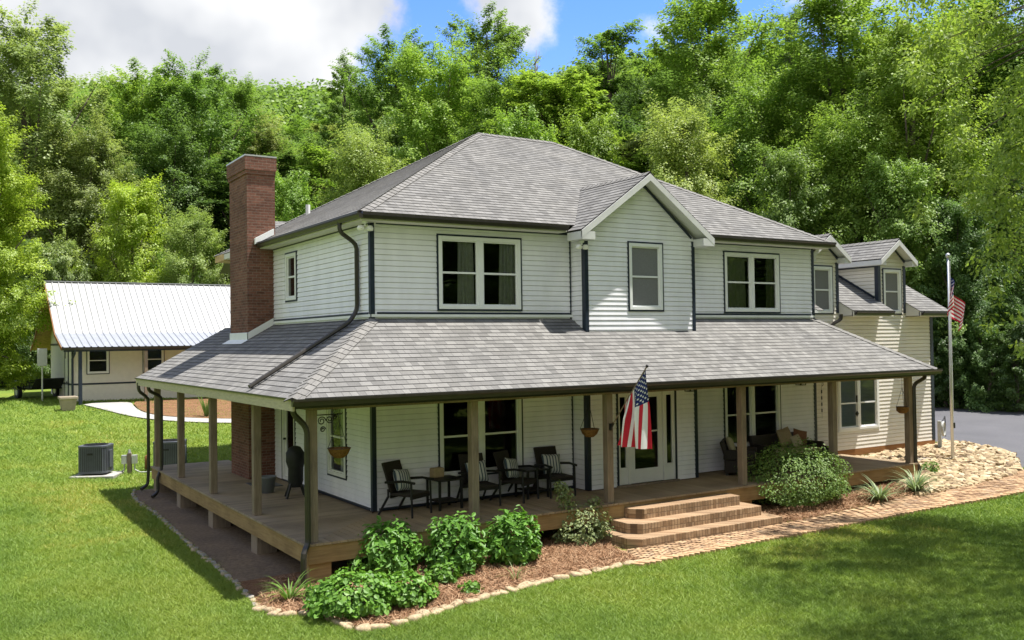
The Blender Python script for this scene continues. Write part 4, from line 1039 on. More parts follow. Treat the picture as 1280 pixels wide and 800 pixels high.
# ------------------------------------------------------------------ porch furniture
def chair_proto():
    r = thing('porch_chair', '', 'chair')
    m = MB(); m.box((-.27, -.29, .37), (.27, .25, .43)); m.build('seat', MAT['wicker'], r, bevel=.015)
    m = MB(); m.bar((0, .235, .43), (0, .43, .98), .54, .045, (0, 1, 0)); m.build('backrest', MAT['wicker'], r, bevel=.012)
    for s in (-1, 1):
        m = MB(); m.tube([(s*.30, -.30, 0), (s*.30, -.28, .64)], .022, 6); m.build('leg', MAT['black'], r)
        m = MB(); m.tube([(s*.30, .50, 0), (s*.30, .26, .36), (s*.29, .27, .5)], .024, 6); m.build('leg', MAT['black'], r)
        m = MB(); m.tube([(s*.30, -.36, .645), (s*.30, -.1, .665), (s*.30, .33, .62)], .026, 6); m.build('armrest', MAT['black'], r)
    m = MB(); m.box((-.3, -.275, .33), (.3, -.25, .39)); m.box((-.3, .2, .33), (.3, .225, .39)); m.build('seat_frame', MAT['black'], r)
    return r
def pillow(name, mat, label, loc, rot, w=.44, h=.40, d=.14, group=None):
    """cushion with pinched corners and a bulging middle"""
    n = 10; m = MB(); V = []
    for side in (1, -1):
        for i in range(n+1):
            for j in range(n+1):
                u = 2*i/n-1; v = 2*j/n-1
                b = (max(0, 1-u**4)*max(0, 1-v**4))**.5
                k = 1-.10*(u*u*(1-abs(v))*0+ (1-abs(u))*v*v*.6+(1-abs(v))*u*u*.6)
                V.append((u*w/2*k, side*d/2*b, v*h/2*k))
    f = []
    s = (n+1)**2
    for i in range(n):
        for j in range(n):
            a = i*(n+1)+j; f.append((a, a+1, a+n+2, a+n+1)); f.append((s+a, s+a+n+1, s+a+n+2, s+a+1))
    m.mesh(V, f); o = m.build(name, MAT[mat], None, True); o.location = loc; o.rotation_euler = rot
    tag(o, label, 'pillow', group); return o
ch0 = chair_proto()
CH = [(.46, -.60, 27, 'dark woven armchair nearest the house corner, turned toward the steps'), (2.05, -.55, -4, 'dark woven armchair half hidden behind the second front post'),
      (2.98, -.52, 27, 'dark woven armchair angled away under the right pane of the lower window'), (3.92, -.50, -3, 'dark woven armchair facing straight out beside the gable bay')]
for i, (x, y, a, lb) in enumerate(CH):
    o = ch0 if i == 0 else copy_tree(ch0)
    o.location = (x, y, 0); o.rotation_euler = (0, 0, R_(a)); tag(o, lb, 'chair', 'woven armchairs along the front wall')
PLB = ['striped pillow on the armchair nearest the house corner', 'striped pillow on the armchair behind the second post', 'striped pillow on the armchair under the right window pane', 'striped pillow on the armchair beside the gable bay']
for (x, y, a, _), lb, ti in zip(CH, PLB, (6, -3, 10, 3)):
    c, s = math.cos(R_(a)), math.sin(R_(a)); lx, ly = .02, .17
    pillow('pillow', 'stripe', lb, (x+lx*c-ly*s, y+lx*s+ly*c, .64), (R_(-17), R_(ti), R_(a)), .46, .42, .16, 'striped chair pillows')
def side_table(label, loc, rz):
    r = thing('side_table', label, 'side table', loc, rz, 'side tables between the armchairs')
    m = MB(); m.box((-.29, -.27, .56), (.29, .27, .595)); m.build('tabletop', MAT['black'], r, bevel=.008)
    for x in (-.25, .25):
        for y in (-.23, .23):
            m = MB(); m.box((x-.02, y-.02, 0), (x+.02, y+.02, .56)); m.build('leg', MAT['black'], r)
    m = MB(); m.box((-.23, -.21, .15), (.23, .21, .175)); m.build('shelf', MAT['wicker'], r)
    return r
side_table('dark side table carrying a tan box, between the first two armchairs', (1.32, -.42, 0), R_(4)); side_table('dark side table between the two right-hand armchairs', (3.42, -.36, 0), R_(0))
m = MB(); m.box((-.12, -.09, 0), (.12, .09, .19)); o = m.build('box', MAT['box'], None, bevel=.02, loc=(1.22, -.30, .597), rz=R_(10)); tag(o, 'small tan box on the side table by the house corner', 'box')
# wicker seats at the right end
def wicker_sofa(name, label, cat, w, loc, rz):
    r = thing(name, label, cat, loc, rz)
    m = MB(); m.box((-w/2, -.36, .06), (w/2, .34, .36)); m.build('base', MAT['wicker'], r, bevel=.02)
    m = MB(); m.box((-w/2+.12, -.36, .361), (w/2-.12, .26, .46)); m.build('seat_cushion', MAT['pillow_pale'], r, bevel=.03)
    m = MB(); m.bar((0, .27, .36), (0, .40, .80), w, .10, (0, 1, 0)); m.build('backrest', MAT['wicker'], r, bevel=.03)
    for s in (-1, 1):
        m = MB(); m.box((s*w/2-.06*(s+1), -.37, .361), (s*w/2-.06*(s-1), .36, .60)); m.build('armrest', MAT['wicker'], r, bevel=.03)
    for x in (-w/2+.06, w/2-.06):
        for y in (-.3, .28): m = MB(); m.box((x-.03, y-.03, 0), (x+.03, y+.03, .06)); m.build('leg', MAT['black'], r)
    return r
wicker_sofa('wicker_armchair', 'dark wicker armchair left of the wicker sofa, behind a front post', 'armchair', .85, (9.25, -.62, 0), R_(40))
wicker_sofa('wicker_sofa', 'dark wicker sofa against the wall behind the big round bush', 'sofa', 1.9, (11.05, -.50, 0), 0)
pillow('pillow', 'pillow_pale', 'pale pillow on the wicker armchair behind the front post', (9.12, -.45, .68), (R_(-20), R_(8), R_(40)), .46, .42, .16)
pillow('pillow', 'pillow_tan', 'large tan pillow at the middle of the wicker sofa', (11.15, -.33, .72), (R_(-16), R_(-8), R_(6)), .50, .46, .17)
pillow('pillow', 'pillow_rust', 'rust brown pillow at the right arm of the wicker sofa', (11.68, -.36, .68), (R_(-16), R_(14), R_(-14)), .42, .40, .15)
pillow('pillow', 'pillow_pale', 'small pale pillow leaning in front of the tan pillow', (11.42, -.46, .62), (R_(-22), R_(-10), R_(0)), .32, .30, .13)
m = MB(); m.lathe([(0, 0), (.16, 0), (.21, .34), (.225, .36), (.225, .40), (.19, .40), (.18, .35), (0, .35)], n=18); o = m.build('flower_pot', MAT['cover'], None, True, loc=(12.45, -.45, 0)); tag(o, 'dark flower pot on the deck right of the wicker sofa', 'flower pot')
# covered grill and bucket by the side door
t = thing('covered_grill', 'barbecue grill under a black cover beside the side door', 'grill', (-.62, 2.66, 0), R_(75))
m = MB(); P = []
for z, a, b in ((.22, .13, .13), (.36, .17, .16), (.62, .17, .16), (.76, .23, .20), (.95, .22, .19), (1.06, .14, .12), (1.09, .04, .04)):
    for k in range(16):
        th = 2*math.pi*k/16; w_ = 1+.05*math.sin(5*th+z*6); P.append((a*w_*math.cos(th), b*w_*math.sin(th), z))
m.mesh(P, [(j*16+k, j*16+(k+1) % 16, (j+1)*16+(k+1) % 16, (j+1)*16+k) for j in range(6) for k in range(16)]+[tuple(range(96, 112))]); m.build('cover', MAT['cover'], t, True)
for x, y in ((-.2, -.2), (.2, -.2), (.2, .2), (-.2, .2)):
    m = MB(); m.tube([(x*.5, y*.5, .3), (x*1.0, y*1.0, .0)], .03, 6); m.build('leg', MAT['black'], t)
t = thing('bucket', 'grey bucket standing left of the covered grill', 'bucket', (-.92, 3.62, 0))
m = MB(); m.lathe([(0, .01), (.13, .0), (.175, .33), (.19, .335), (.19, .36), (.165, .36), (.12, .03), (0, .03)], n=18); m.build('pail', MAT['bucket'], t, True)
m = MB(); m.tube([(.18*math.cos(a), .02, .33-.1*math.sin(a)) for a in np.linspace(0, math.pi, 12)], .006, 5); m.build('handle', MAT['metal'], t)
m = MB(); m.box((-.45, -.3, .003), (.45, .3, .018)); o = m.build('doormat', MAT['acgrey'], None, bevel=.004, loc=(-.62, 4.8, 0), rz=R_(90)); tag(o, 'grey doormat in front of the side door', 'doormat')

# hanging baskets
def basket(label, loc, top, r0=.19):
    r = thing('hanging_basket', label, 'hanging basket', loc, 0, 'hanging baskets under the porch roof')
    m = MB(); m.lathe([(0, -.16), (.08, -.15), (.15, -.09), (r0, 0), (r0+.012, .01), (r0-.02, .01), (.12, -.07), (0, -.09)], n=18); m.build('bowl', MAT['terracotta'], r, True)
    m = MB(); m.tube([(r0*math.cos(t), r0*math.sin(t), .01) for t in np.linspace(0, 2*math.pi, 25)], .007, 5, False); m.build('rim', MAT['black'], r)
    for k in range(3):
        a = 2*math.pi*k/3+.4; m = MB(); m.tube([(r0*math.cos(a), r0*math.sin(a), .01), (0, 0, min(.5, top-loc[2]))], .0045, 4); m.build('chain', MAT['black'], r)
    if top-loc[2] > .5: m = MB(); m.tube([(0, 0, .5), (0, 0, top-loc[2])], .005, 4); m.build('hook', MAT['black'], r)
    return r
basket('coir hanging basket in front of the gable bay corner board', (4.0, -1.62, 1.46), 2.26)
basket('coir hanging basket on the scroll bracket of the corner post', (-1.45, -1.89, 1.50), 2.08)
basket('small hanging basket beside the far right corner post', (13.62, -1.98, 1.44), 2.2, .15)
t = thing('scroll_bracket', 'black iron scroll bracket fixed to the front corner post', 'bracket', (-1.855, -1.89, 2.0))
m = MB(); m.tube([(0, 0, .08), (.45, 0, .08), (.47, 0, .10)], .010, 6); m.build('arm', MAT['black'], t)
for (cx_, cz_, r_, tn) in ((.10, -.02, .075, 1), (.24, .0, .065, -1), (.12, -.16, .05, 1), (.33, .03, .04, 1)):
    m = MB(); m.tube([(cx_+r_*(1-k/34)*math.cos(tn*k*.4), 0, cz_+r_*(1-k/34)*math.sin(tn*k*.4)) for k in range(26)], .009, 5); m.build('scroll', MAT['black'], t)
# wind chimes
t = thing('wind_chime', 'slim wind chime hanging in front of the lower wing wall', 'wind chime', (10.85, -1.75, 2.2))
m = MB(); m.tube([(0, 0, 0), (.05, 0, -.02), (.06, 0, -.10), (.02, 0, -.13)], .008, 5); m.build('hook', MAT['black'], t)
for k in range(4): m = MB(); m.tube([(.0, 0, -.22-k*.15), (.0, 0, -.30-k*.15)], .016, 6); m.build('chime_tube', MAT['black'], t)
m = MB(); m.tube([(0, 0, -.02), (0, 0, -.9)], .003, 4); m.build('cord', MAT['black'], t)
t = thing('hanging_ornament', 'dark diamond ornament hanging before the wing window', 'ornament', (12.08, -1.8, 2.25))
m = MB(); m.tube([(0, 0, 0), (0, 0, -.82)], .004, 4); m.build('cord', MAT['black'], t)
m = MB(); m.mesh([(0, 0, -.98), (.075, 0, -.9), (0, 0, -.82), (-.075, 0, -.9), (0, .03, -.9), (0, -.03, -.9)], [(0, 1, 5), (1, 2, 5), (2, 3, 5), (3, 0, 5), (1, 0, 4), (2, 1, 4), (3, 2, 4), (0, 3, 4)]); m.build('diamond', MAT['black'], t)
m = MB(); m.tube([(0, 0, -.45), (0, 0, -.62)], .022, 6); m.build('bead', MAT['black'], t)
# porch ceiling lanterns, eave lamps
def lantern(label, loc):
    r = thing('porch_lantern', label, 'lantern', loc, 0, 'ceiling lanterns under the porch roof')
    m = MB(); m.box((-.11, -.11, -.025), (.11, .11, 0)); m.build('base', MAT['black'], r, bevel=.006)
    m = MB(); ring(m, lambda u, v, w: (u, v, -.026-w), -.09, .09, -.09, .09, .015, 0, .02); ring(m, lambda u, v, w: (u, v, -.026-w), -.09, .09, -.09, .09, .015, .15, .17)
    for x in (-.083, .083):
        for y in (-.083, .083): m.box((x-.008, y-.008, -.18), (x+.008, y+.008, -.03))
    m.build('cage', MAT['black'], r)
    m = MB(); m.lathe([(0, -.15), (.035, -.14), (.045, -.09), (.02, -.04), (0, -.03)], n=10); m.build('bulb', MAT['globe'], r, True)
lantern('square black ceiling lantern right of the front door', (7.32, -1.0, 2.257)); lantern('square black ceiling lantern above the wicker sofa', (11.0, -1.0, 2.257))
def eave_lamp(label, loc):
    r = thing('security_light', label, 'security light', loc, 0, 'security lights under the upper eaves')
    m = MB(); m.lathe([(0, 0), (.055, 0), (.055, -.03), (.02, -.05), (.02, -.09), (0, -.09)], n=12); m.build('mount', MAT['white'], r)
    for s in (-1, 1):
        m = MB(); m.lathe([(0, .05), (.05, .045), (.075, .0), (.065, -.05), (0, -.06)], (s*.09, -.02, -.13), 14); m.build('lamp_head', MAT['globe'], r, True)
eave_lamp('white twin security light under the front left upper eave', (-.20, -.18, 5.59)); eave_lamp('white twin security light under the gable bay eave', (4.62, -.62, 5.39))
# house number plate row is not shown; hose reel and spigot at the far corner of the wing
q = gp(1175, 562)
t = thing('hose_reel', 'pale hose stand with a coiled hose at the far corner of the garage wing', 'hose stand', (q[0], q[1], q[2]), R_(20))
m = MB(); m.box((-.05, -.05, -.05), (.05, .05, .85)); m.build('post', MAT['hose'], t, bevel=.01)
m = MB(); m.tube([(.16*math.cos(a)*(1+.02*math.sin(a*3)), -.09-.012*a/6, .62+.2*math.sin(a)) for a in np.linspace(0, 6*math.pi, 60)], .022, 6); m.build('hose', MAT['hose'], t)
m = MB(); m.tube([(.1, -.05, .8), (.45, -.05, .95), (.5, -.05, .7), (.48, -.05, .35)], .016, 6); m.build('nozzle_hose', MAT['black'], t)

# ------------------------------------------------------------------ flags
def star(c, r, ux, uy):
    return [c+ux*(r*(1 if k % 2 == 0 else .4)*math.cos(math.pi/2+k*math.pi/5))+uy*(r*(1 if k % 2 == 0 else .4)*math.sin(math.pi/2+k*math.pi/5)) for k in range(10)]
def flag(S, parent, name='flag_cloth'):
    """13-stripe flag with a starred canton; S(h, f) gives the cloth position, h across the stripes from the top, f from the pole outwards"""
    m = MB(); nf = 40
    for i in range(26):
        for j in range(nf):
            h0, h1, f0, f1 = i/26, (i+1)/26, j/nf, (j+1)/nf
            k = 2 if (h0+.001 < 7/13 and f0+.001 < .4) else (0 if (i//2) % 2 == 0 else 1)
            m.poly([S(h0, f0), S(h0, f1), S(h1, f1), S(h1, f0)], k)
    for r in range(9):
        for c in range(6 if r % 2 == 0 else 5):
            f = .4*(c*2+1+(r % 2))/12; h = 7/13*(r+1)/10
            p = S(h, f); a = (S(h, f+.01)-S(h, f-.01)); b = (S(h+.01, f)-S(h-.01, f)); n = a.cross(b).normalized()
            ux = a/.02; uy = -b/.02; L = ux.length; ux = ux.normalized()*L; 
            for s in (1, -1): m.poly([q+n*.006*s for q in star(p, .030, ux*.6, uy)], 1)
    return m.build(name, [MAT['red'], MAT['flagwhite'], MAT['blue']], parent, True)
t = thing('porch_flag', 'stars and stripes flag on a slanted pole on the post beside the steps', 'flag', (4.25, -1.97, 1.45))
tip = Vector((4.42, -2.92, 2.74)); base = Vector((4.25, -1.98, 1.50))
O = Vector((4.25, -1.97, 1.45))
m = MB(); m.tube([base-O, tip-O], .013, 8); m.build('pole', MAT['post'], t)
m = MB(); m.lathe([(0, -.03), (.025, -.02), (.03, .0), (.02, .03), (0, .035)], tip-O, 10); m.build('finial', MAT['black'], t, True)
m = MB(); m.tube([base-O+Vector((0, .0, -.03)), base-O+(tip-base)*.08], .024, 8); m.box((-.03, -.03, .0), (.03, .0, .14)); m.build('bracket', MAT['black'], t)
hd = (tip-base).normalized()
def S1(h, f):
    top = tip-hd*.06; p = top-hd*(h*.90)
    drop = f*(1.55-.75*h)
    w_ = .10*math.sin(h*14+f*1.5)*min(1, f*2.2)+.03*math.sin(h*31+1)*min(1, f*2)
    side = Vector((1, .15, 0)); tow = Vector((-.03, .05, 0))*f*h
    gather = Vector((0, .0, 0))
    p2 = p+Vector((0, 0, -drop))+side*w_+tow+Vector((-.04, .10, 0))*f*(h-.2)+Vector((-.07, -.02, 0))*f*h
    return p2-O
flag(S1, t)
q = gp(1191, 578)
t = thing('flagpole', 'tall thin white flagpole in the stone bed with a limp stars and stripes flag', 'flagpole', tuple(q))
FZ = 5.42-q[2]
m = MB(); m.tube([(0, 0, -.2), (0, 0, 2.5), (0, 0, FZ)], [.042, .038, .026], 12); m.build('pole', MAT['metal'], t, True)
m = MB(); m.lathe([(0, FZ+.12), (.05, FZ+.1), (.065, FZ+.05), (.05, FZ), (0, FZ-.02)], n=12); m.build('finial', MAT['metal'], t, True)
m = MB(); m.tube([(.05, -.02, 1.0), (.06, -.02, FZ-.1)], .006, 4); m.build('halyard', MAT['white'], t)
m = MB(); m.box((.04, -.04, .95), (.10, 0, 1.1)); m.build('cleat', MAT['black'], t)
HZ = FZ-.30
def S2(h, f):
    z = HZ-h*.86; a = f*1.3
    x = .05+.36*f+.10*math.sin(f*9+h*2.5)*min(1, f*3); y = .13*math.sin(f*11+h*1.7)*min(1, f*4)-.05*f
    xl = -.32*math.exp(-((f-.45)/.17)**2)*(.4+.6*h)
    return Vector((x+xl, y-.02, z-f*1.02+.10*f*h))
flag(S2, t)

# ------------------------------------------------------------------ trees
def crown_data(seed, H, R, t0, shape, nc, nl, ls, airy=0., rc_k=1.0, droop=.15):
    g = np.random.default_rng(seed)
    t = g.random(nc)**.9; ph = g.random(nc)*2*np.pi
    if shape == 'round': p = np.sin(np.pi*np.clip(.12+.78*t, 0, 1))**.7
    elif shape == 'dome': p = np.sqrt(np.clip(1-(t*.93)**2.6, 0, 1))*(.62+.38*np.minimum(1, t*3))
    elif shape == 'cone': p = (1-t)**.75*.95+.06
    else: p = np.sin(np.pi*np.clip(.18+.70*t, 0, 1))**.6     # tall
    a = g.random(6)*6.28
    lobe = .84+.17*np.sin(3*ph+a[0]+5*t)+.16*np.sin(5*ph+a[1]-9*t)+.10*np.sin(2*ph+a[2]+13*t)
    rr = R*p*lobe*(g.random(nc)**.42)
    top = 1+.05*np.sin(3*ph+a[3])+.03*np.sin(7*ph+a[4])
    c = np.stack([rr*np.cos(ph), rr*np.sin(ph), H*(t0+(1-t0)*t*.95*top)], 1)
    rc = R*rc_k*(.15+.19*g.random(nc)**1.4)*(1-.12*t)
    ctone = g.random(nc)
    ci = np.repeat(np.arange(nc), nl); n = len(ci)
    d = norm(g.normal(size=(n, 3))); rad = g.random((n, 1))**.5
    # each clump is a spray along its branch: long outwards, thin across, ragged at the tip
    bd = norm(np.stack([np.cos(ph), np.sin(ph), .25+.9*(t-.35)], 1)+g.normal(size=(nc, 3))*.45); b2 = norm(np.cross(bd, np.array([0, 0, 1.0]))); b3 = np.cross(b2, bd)
    st = 1.0+.9*g.random(nc); q = d*rad; tip = (1-.55*np.clip((q[:, 0]+.2), 0, 1))
    r_ = rc[ci]
    off = bd[ci]*(q[:, 0]*r_*st[ci])[:, None]+b2[ci]*(q[:, 1]*r_*.80*tip)[:, None]+b3[ci]*(q[:, 2]*r_*.48*tip)[:, None]+g.normal(size=(n, 3))*.07*R/5
    P = c[ci]+off; P[:, 2] -= droop*.6*np.linalg.norm(off[:, :2], axis=1)
    ax = P.copy(); ax[:, 2] = (P[:, 2]-H*(t0+.3*(1-t0)))*.5
    N = norm(norm(ax)*.40+norm(off)*.35+np.array([0, 0, .9])+g.normal(size=(n, 3))*.38)
    A = norm(norm(off)*np.array([1, 1, .3])+g.normal(size=(n, 3))*.5+np.array([0, 0, -.35]))
    Q = leaf_quads(P, N, A, ls*(.65+.7*g.random(n)), .62)
    tone = np.clip(.5+(ctone[ci]-.5)*.55+(g.random(n)-.5)*.45, 0, 1)
    return Q, tone, c
def trunk_mb(seed, H, R, t0, c, r0, nlimb=12):
    g = np.random.default_rng(seed+99); m = MB()
    bend = [(0, 0, -.6), (g.normal()*.1, g.normal()*.1, H*.18), (g.normal()*.25, g.normal()*.25, H*.45), (g.normal()*.35, g.normal()*.35, H*.72), (g.normal()*.3, g.normal()*.3, H*.92)]
    m.tube(bend, [r0*1.35, r0, r0*.74, r0*.42, r0*.10], 8)
    idx = g.permutation(len(c))[:nlimb]
    for i in idx:
        e_ = Vector(c[i]); z = max(H*.16, e_.z*.62-R*.12); b = Vector((bend[2][0]*z/H*2, bend[2][1]*z/H*2, z)); mid = (b+e_)/2+Vector((0, 0, R*.05))
        m.tube([b, mid, e_], [r0*.34, r0*.20, r0*.05], 5)
    return m
KINDS = {}
def kind(key, seed, H, R, t0, shape, nc, nl, ls, **k):
    nlimb = k.pop('nlimb', 12)
    Q, tone, c = crown_data(seed, H, R, t0, shape, nc, nl, ls, **k)
    cm = from_arrays('tree_crown_'+key, Q, 4, MAT['leaf'], tone)
    tm = trunk_mb(seed, H, R, t0, c, H*.014+.06, nlimb)
    me = bpy.data.meshes.new('tree_trunk_'+key); me.from_pydata(tm.v, [], tm.f); me.materials.append(MAT['bark']); me.polygons.foreach_set('use_smooth', [True]*len(me.polygons))
    KINDS[key] = (cm, me, H, R)
kind('broad', 1, 27, 6.0, .08, 'round', 330, 360, .21)
kind('broad2', 2, 24, 6.4, .06, 'dome', 330, 360, .21)
kind('tall', 3, 28, 4.2, .08, 'tall', 310, 350, .20)
kind('tall2', 4, 25, 4.4, .10, 'round', 260, 350, .20)
kind('edge', 5, 12, 4.6, .02, 'dome', 250, 300, .17)
kind('fine', 6, 16, 4.6, .06, 'dome', 300, 320, .145, rc_k=1.05)
kind('airy', 8, 28, 4.6, .25, 'round', 160, 340, .21, rc_k=1.0)
kind('bushy', 9, 5, 2.6, .0, 'dome', 130, 260, .125)
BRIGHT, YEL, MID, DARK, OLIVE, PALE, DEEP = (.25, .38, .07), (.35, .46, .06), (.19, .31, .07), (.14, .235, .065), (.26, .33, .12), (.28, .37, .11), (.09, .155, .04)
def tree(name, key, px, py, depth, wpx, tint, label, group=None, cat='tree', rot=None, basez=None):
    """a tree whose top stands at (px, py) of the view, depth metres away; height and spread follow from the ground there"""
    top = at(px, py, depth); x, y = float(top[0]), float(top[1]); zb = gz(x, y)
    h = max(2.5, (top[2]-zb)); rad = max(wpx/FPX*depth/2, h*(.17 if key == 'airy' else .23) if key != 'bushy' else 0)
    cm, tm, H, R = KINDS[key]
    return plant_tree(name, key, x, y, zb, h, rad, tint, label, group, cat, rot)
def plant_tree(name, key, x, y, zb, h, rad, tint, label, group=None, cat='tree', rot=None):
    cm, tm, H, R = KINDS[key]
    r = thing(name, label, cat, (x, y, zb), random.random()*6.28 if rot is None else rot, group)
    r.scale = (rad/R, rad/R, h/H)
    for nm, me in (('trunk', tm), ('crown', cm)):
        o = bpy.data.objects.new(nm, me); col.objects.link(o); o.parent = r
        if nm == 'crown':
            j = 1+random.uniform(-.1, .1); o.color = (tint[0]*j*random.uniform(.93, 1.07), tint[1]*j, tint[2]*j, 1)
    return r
T = tree
# left of the house
T('leafy_tree', 'broad', 38, 18, 66, 215, OLIVE, 'huge olive green tree at the top left corner with its crown against the cloud')
T('leafy_tree', 'broad2', -22, 140, 46, 150, YEL, 'bright yellow green tree cut by the left edge of the photo')
T('leafy_tree', 'broad2', 110, 150, 64, 130, OLIVE, 'pale olive tree between the huge corner tree and the white roof')
T('leafy_tree', 'broad', 176, 83, 78, 125, BRIGHT, 'tall bright green tree with a pointed top above the white roof')
T('leafy_tree', 'broad', 245, 76, 76, 125, MID, 'tall darker green tree between the bright pointed tree and the chimney')
T('small_tree', 'edge', 165, 222, 60, 130, YEL, 'bright lime green low tree just behind the white metal roof')
T('small_tree', 'fine', 240, 258, 58, 110, PALE, 'pale feathery tree over the right half of the white roof')
T('small_tree', 'bushy', 75, 300, 58, 100, OLIVE, 'pale olive low tree at the gable end of the outbuilding')
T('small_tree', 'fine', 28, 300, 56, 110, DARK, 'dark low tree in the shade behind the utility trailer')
T('leafy_tree', 'broad2', 325, 150, 86, 130, OLIVE, 'olive tree rising directly behind the chimney')
T('leafy_tree', 'broad2', 380, 175, 84, 130, MID, 'mid green tree between the chimney and the round-crowned tree')
T('small_tree', 'edge', 362, 215, 56, 100, BRIGHT, 'bright green low tree right beside the chimney above the side eave')
T('leafy_tree', 'fine', 455, 152, 60, 150, PALE, 'round-crowned pale green tree above the left slope of the main roof')
T('leafy_tree', 'airy', 432, 76, 100, 62, MID, 'thin tree with a loose pointed top at the edge of the big cloud')
# above the roof
T('leafy_tree', 'broad', 490, 42, 86, 135, MID, 'tall dark tree at the left shoulder of the group above the roof ridge')
T('leafy_tree', 'broad2', 555, 58, 76, 170, BRIGHT, 'wide mid green tree straight above the left end of the ridge')
T('leafy_tree', 'broad', 605, 16, 88, 150, MID, 'highest loose-topped tree of the group above the ridge')
T('leafy_tree', 'broad2', 630, 84, 72, 135, MID, 'full round tree above the middle of the roof ridge')
T('leafy_tree', 'tall', 704, 78, 68, 84, BRIGHT, 'slim bright green column of a tree right of the bare dead tree')
T('small_tree', 'edge', 655, 138, 62, 110, BRIGHT, 'low bright tree touching the right end of the ridge')
T('small_tree', 'edge', 740, 145, 60, 110, BRIGHT, 'low bright tree behind the long right slope of the roof')
T('leafy_tree', 'airy', 765, 32, 84, 140, MID, 'tall dark tree with sky showing through its crown right of centre')
T('leafy_tree', 'broad', 800, 90, 78, 110, DARK, 'dark tree below the see-through crown right of centre')
T('leafy_tree', 'fine', 850, 120, 50, 130, PALE, 'pale green soft round tree above the gable bay')
T('leafy_tree', 'broad', 885, -40, 64, 165, BRIGHT, 'very tall green tree running out of the top edge right of centre')
T('leafy_tree', 'broad2', 905, 70, 60, 120, MID, 'mid green tree at the foot of the very tall one')
T('leafy_tree', 'broad2', 955, 82, 54, 125, BRIGHT, 'bright green tree with stepped branches left of the tallest right-hand trees')
T('leafy_tree', 'airy', 985, 10, 76, 110, DARK, 'thin dark crown in the sky gap at the top right')
T('leafy_tree', 'broad', 1050, -30, 54, 190, BRIGHT, 'large bright green tree filling the top edge right of the sky gap')
T('leafy_tree', 'broad2', 1135, 0, 48, 200, BRIGHT, 'large bright tree behind the dormers, the nearest big crown on the right')
T('leafy_tree', 'fine', 1060, 128, 47, 170, BRIGHT, 'layered green tree above the left dormer')
T('leafy_tree', 'edge', 985, 175, 46, 130, MID, 'mid green tree over the right end of the main roof')
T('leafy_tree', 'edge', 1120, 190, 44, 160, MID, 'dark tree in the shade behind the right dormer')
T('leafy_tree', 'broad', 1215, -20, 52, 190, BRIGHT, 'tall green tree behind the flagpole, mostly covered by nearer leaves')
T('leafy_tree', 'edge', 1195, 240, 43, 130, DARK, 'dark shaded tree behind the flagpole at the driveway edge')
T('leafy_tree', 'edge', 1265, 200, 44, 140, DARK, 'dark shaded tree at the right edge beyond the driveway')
T('leafy_tree', 'broad2', 1290, 20, 50, 170, MID, 'green tree at the right edge of the photo above the driveway')
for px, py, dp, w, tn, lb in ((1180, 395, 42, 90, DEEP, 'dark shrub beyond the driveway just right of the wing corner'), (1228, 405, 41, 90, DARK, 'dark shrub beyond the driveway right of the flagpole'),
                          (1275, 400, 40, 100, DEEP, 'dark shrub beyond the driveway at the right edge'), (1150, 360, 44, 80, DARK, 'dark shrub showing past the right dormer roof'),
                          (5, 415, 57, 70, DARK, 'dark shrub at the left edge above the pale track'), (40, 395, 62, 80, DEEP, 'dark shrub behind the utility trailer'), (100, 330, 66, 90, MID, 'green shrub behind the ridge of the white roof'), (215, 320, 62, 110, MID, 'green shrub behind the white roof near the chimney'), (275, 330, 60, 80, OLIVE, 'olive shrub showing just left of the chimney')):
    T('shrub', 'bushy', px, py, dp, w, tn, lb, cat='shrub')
# rows deeper in the wood
g_ = np.random.default_rng(5); nfill = 0
for i in range(150):
    px = -80+1440*((i*.618034) % 1); dp = 64+58*((i*.41421) % 1)**.8
    if px > 500: dp -= 8
    x, y = CAM[:2]+(FW*dp+RT*(px-640)/FPX*dp)[:2]
    tt, s_, l_ = woods_depth(x, y)
    if tt < 3: continue
    h = 12+6*g_.random(); rad = 4.0+2.0*g_.random()
    key = ('broad', 'broad2', 'tall', 'tall2', 'fine')[int(g_.random()*5)]; tn = (MID, DARK, OLIVE, MID, BRIGHT)[int(g_.random()*5)]
    # keep the sky gaps of the photograph: no crown above the tree line measured there
    lim = np.interp(px, [-80, 120, 215, 285, 430, 475, 640, 665, 700, 760, 830, 960, 1010, 1400], [60, 100, 105, 150, 150, 80, 75, 130, 110, 95, 70, 60, 60, 20])
    zt = gz(x, y)+h; pt = 400-FPX*((np.array((x, y, zt))-CAM)@UP)/dp
    if pt < lim: h -= (lim-pt)/FPX*dp
    if h < 6: continue
    plant_tree('leafy_tree', key, float(x), float(y), gz(x, y), float(h), float(rad), tn, 'leafy green tree standing back in the wooded hillside behind the house', 'trees of the wooded hillside'); nfill += 1
# understory along the wood edge
for i in range(70):
    px = -60+1400*((i*.618034+.31) % 1); dp = (60 if px < 420 else 50)+16*g_.random()
    x, y = CAM[:2]+(FW*dp+RT*(px-640)/FPX*dp)[:2]
    tt, s_, l_ = woods_depth(x, y)
    if tt < -3: continue
    plant_tree('shrub', 'bushy', float(x), float(y), gz(x, y)-.2, 3+2.5*g_.random(), 2.2+1.2*g_.random(), (MID, DARK, OLIVE)[int(g_.random()*3)], 'leafy shrub in the undergrowth along the edge of the wood', 'undergrowth along the wood edge', 'shrub')
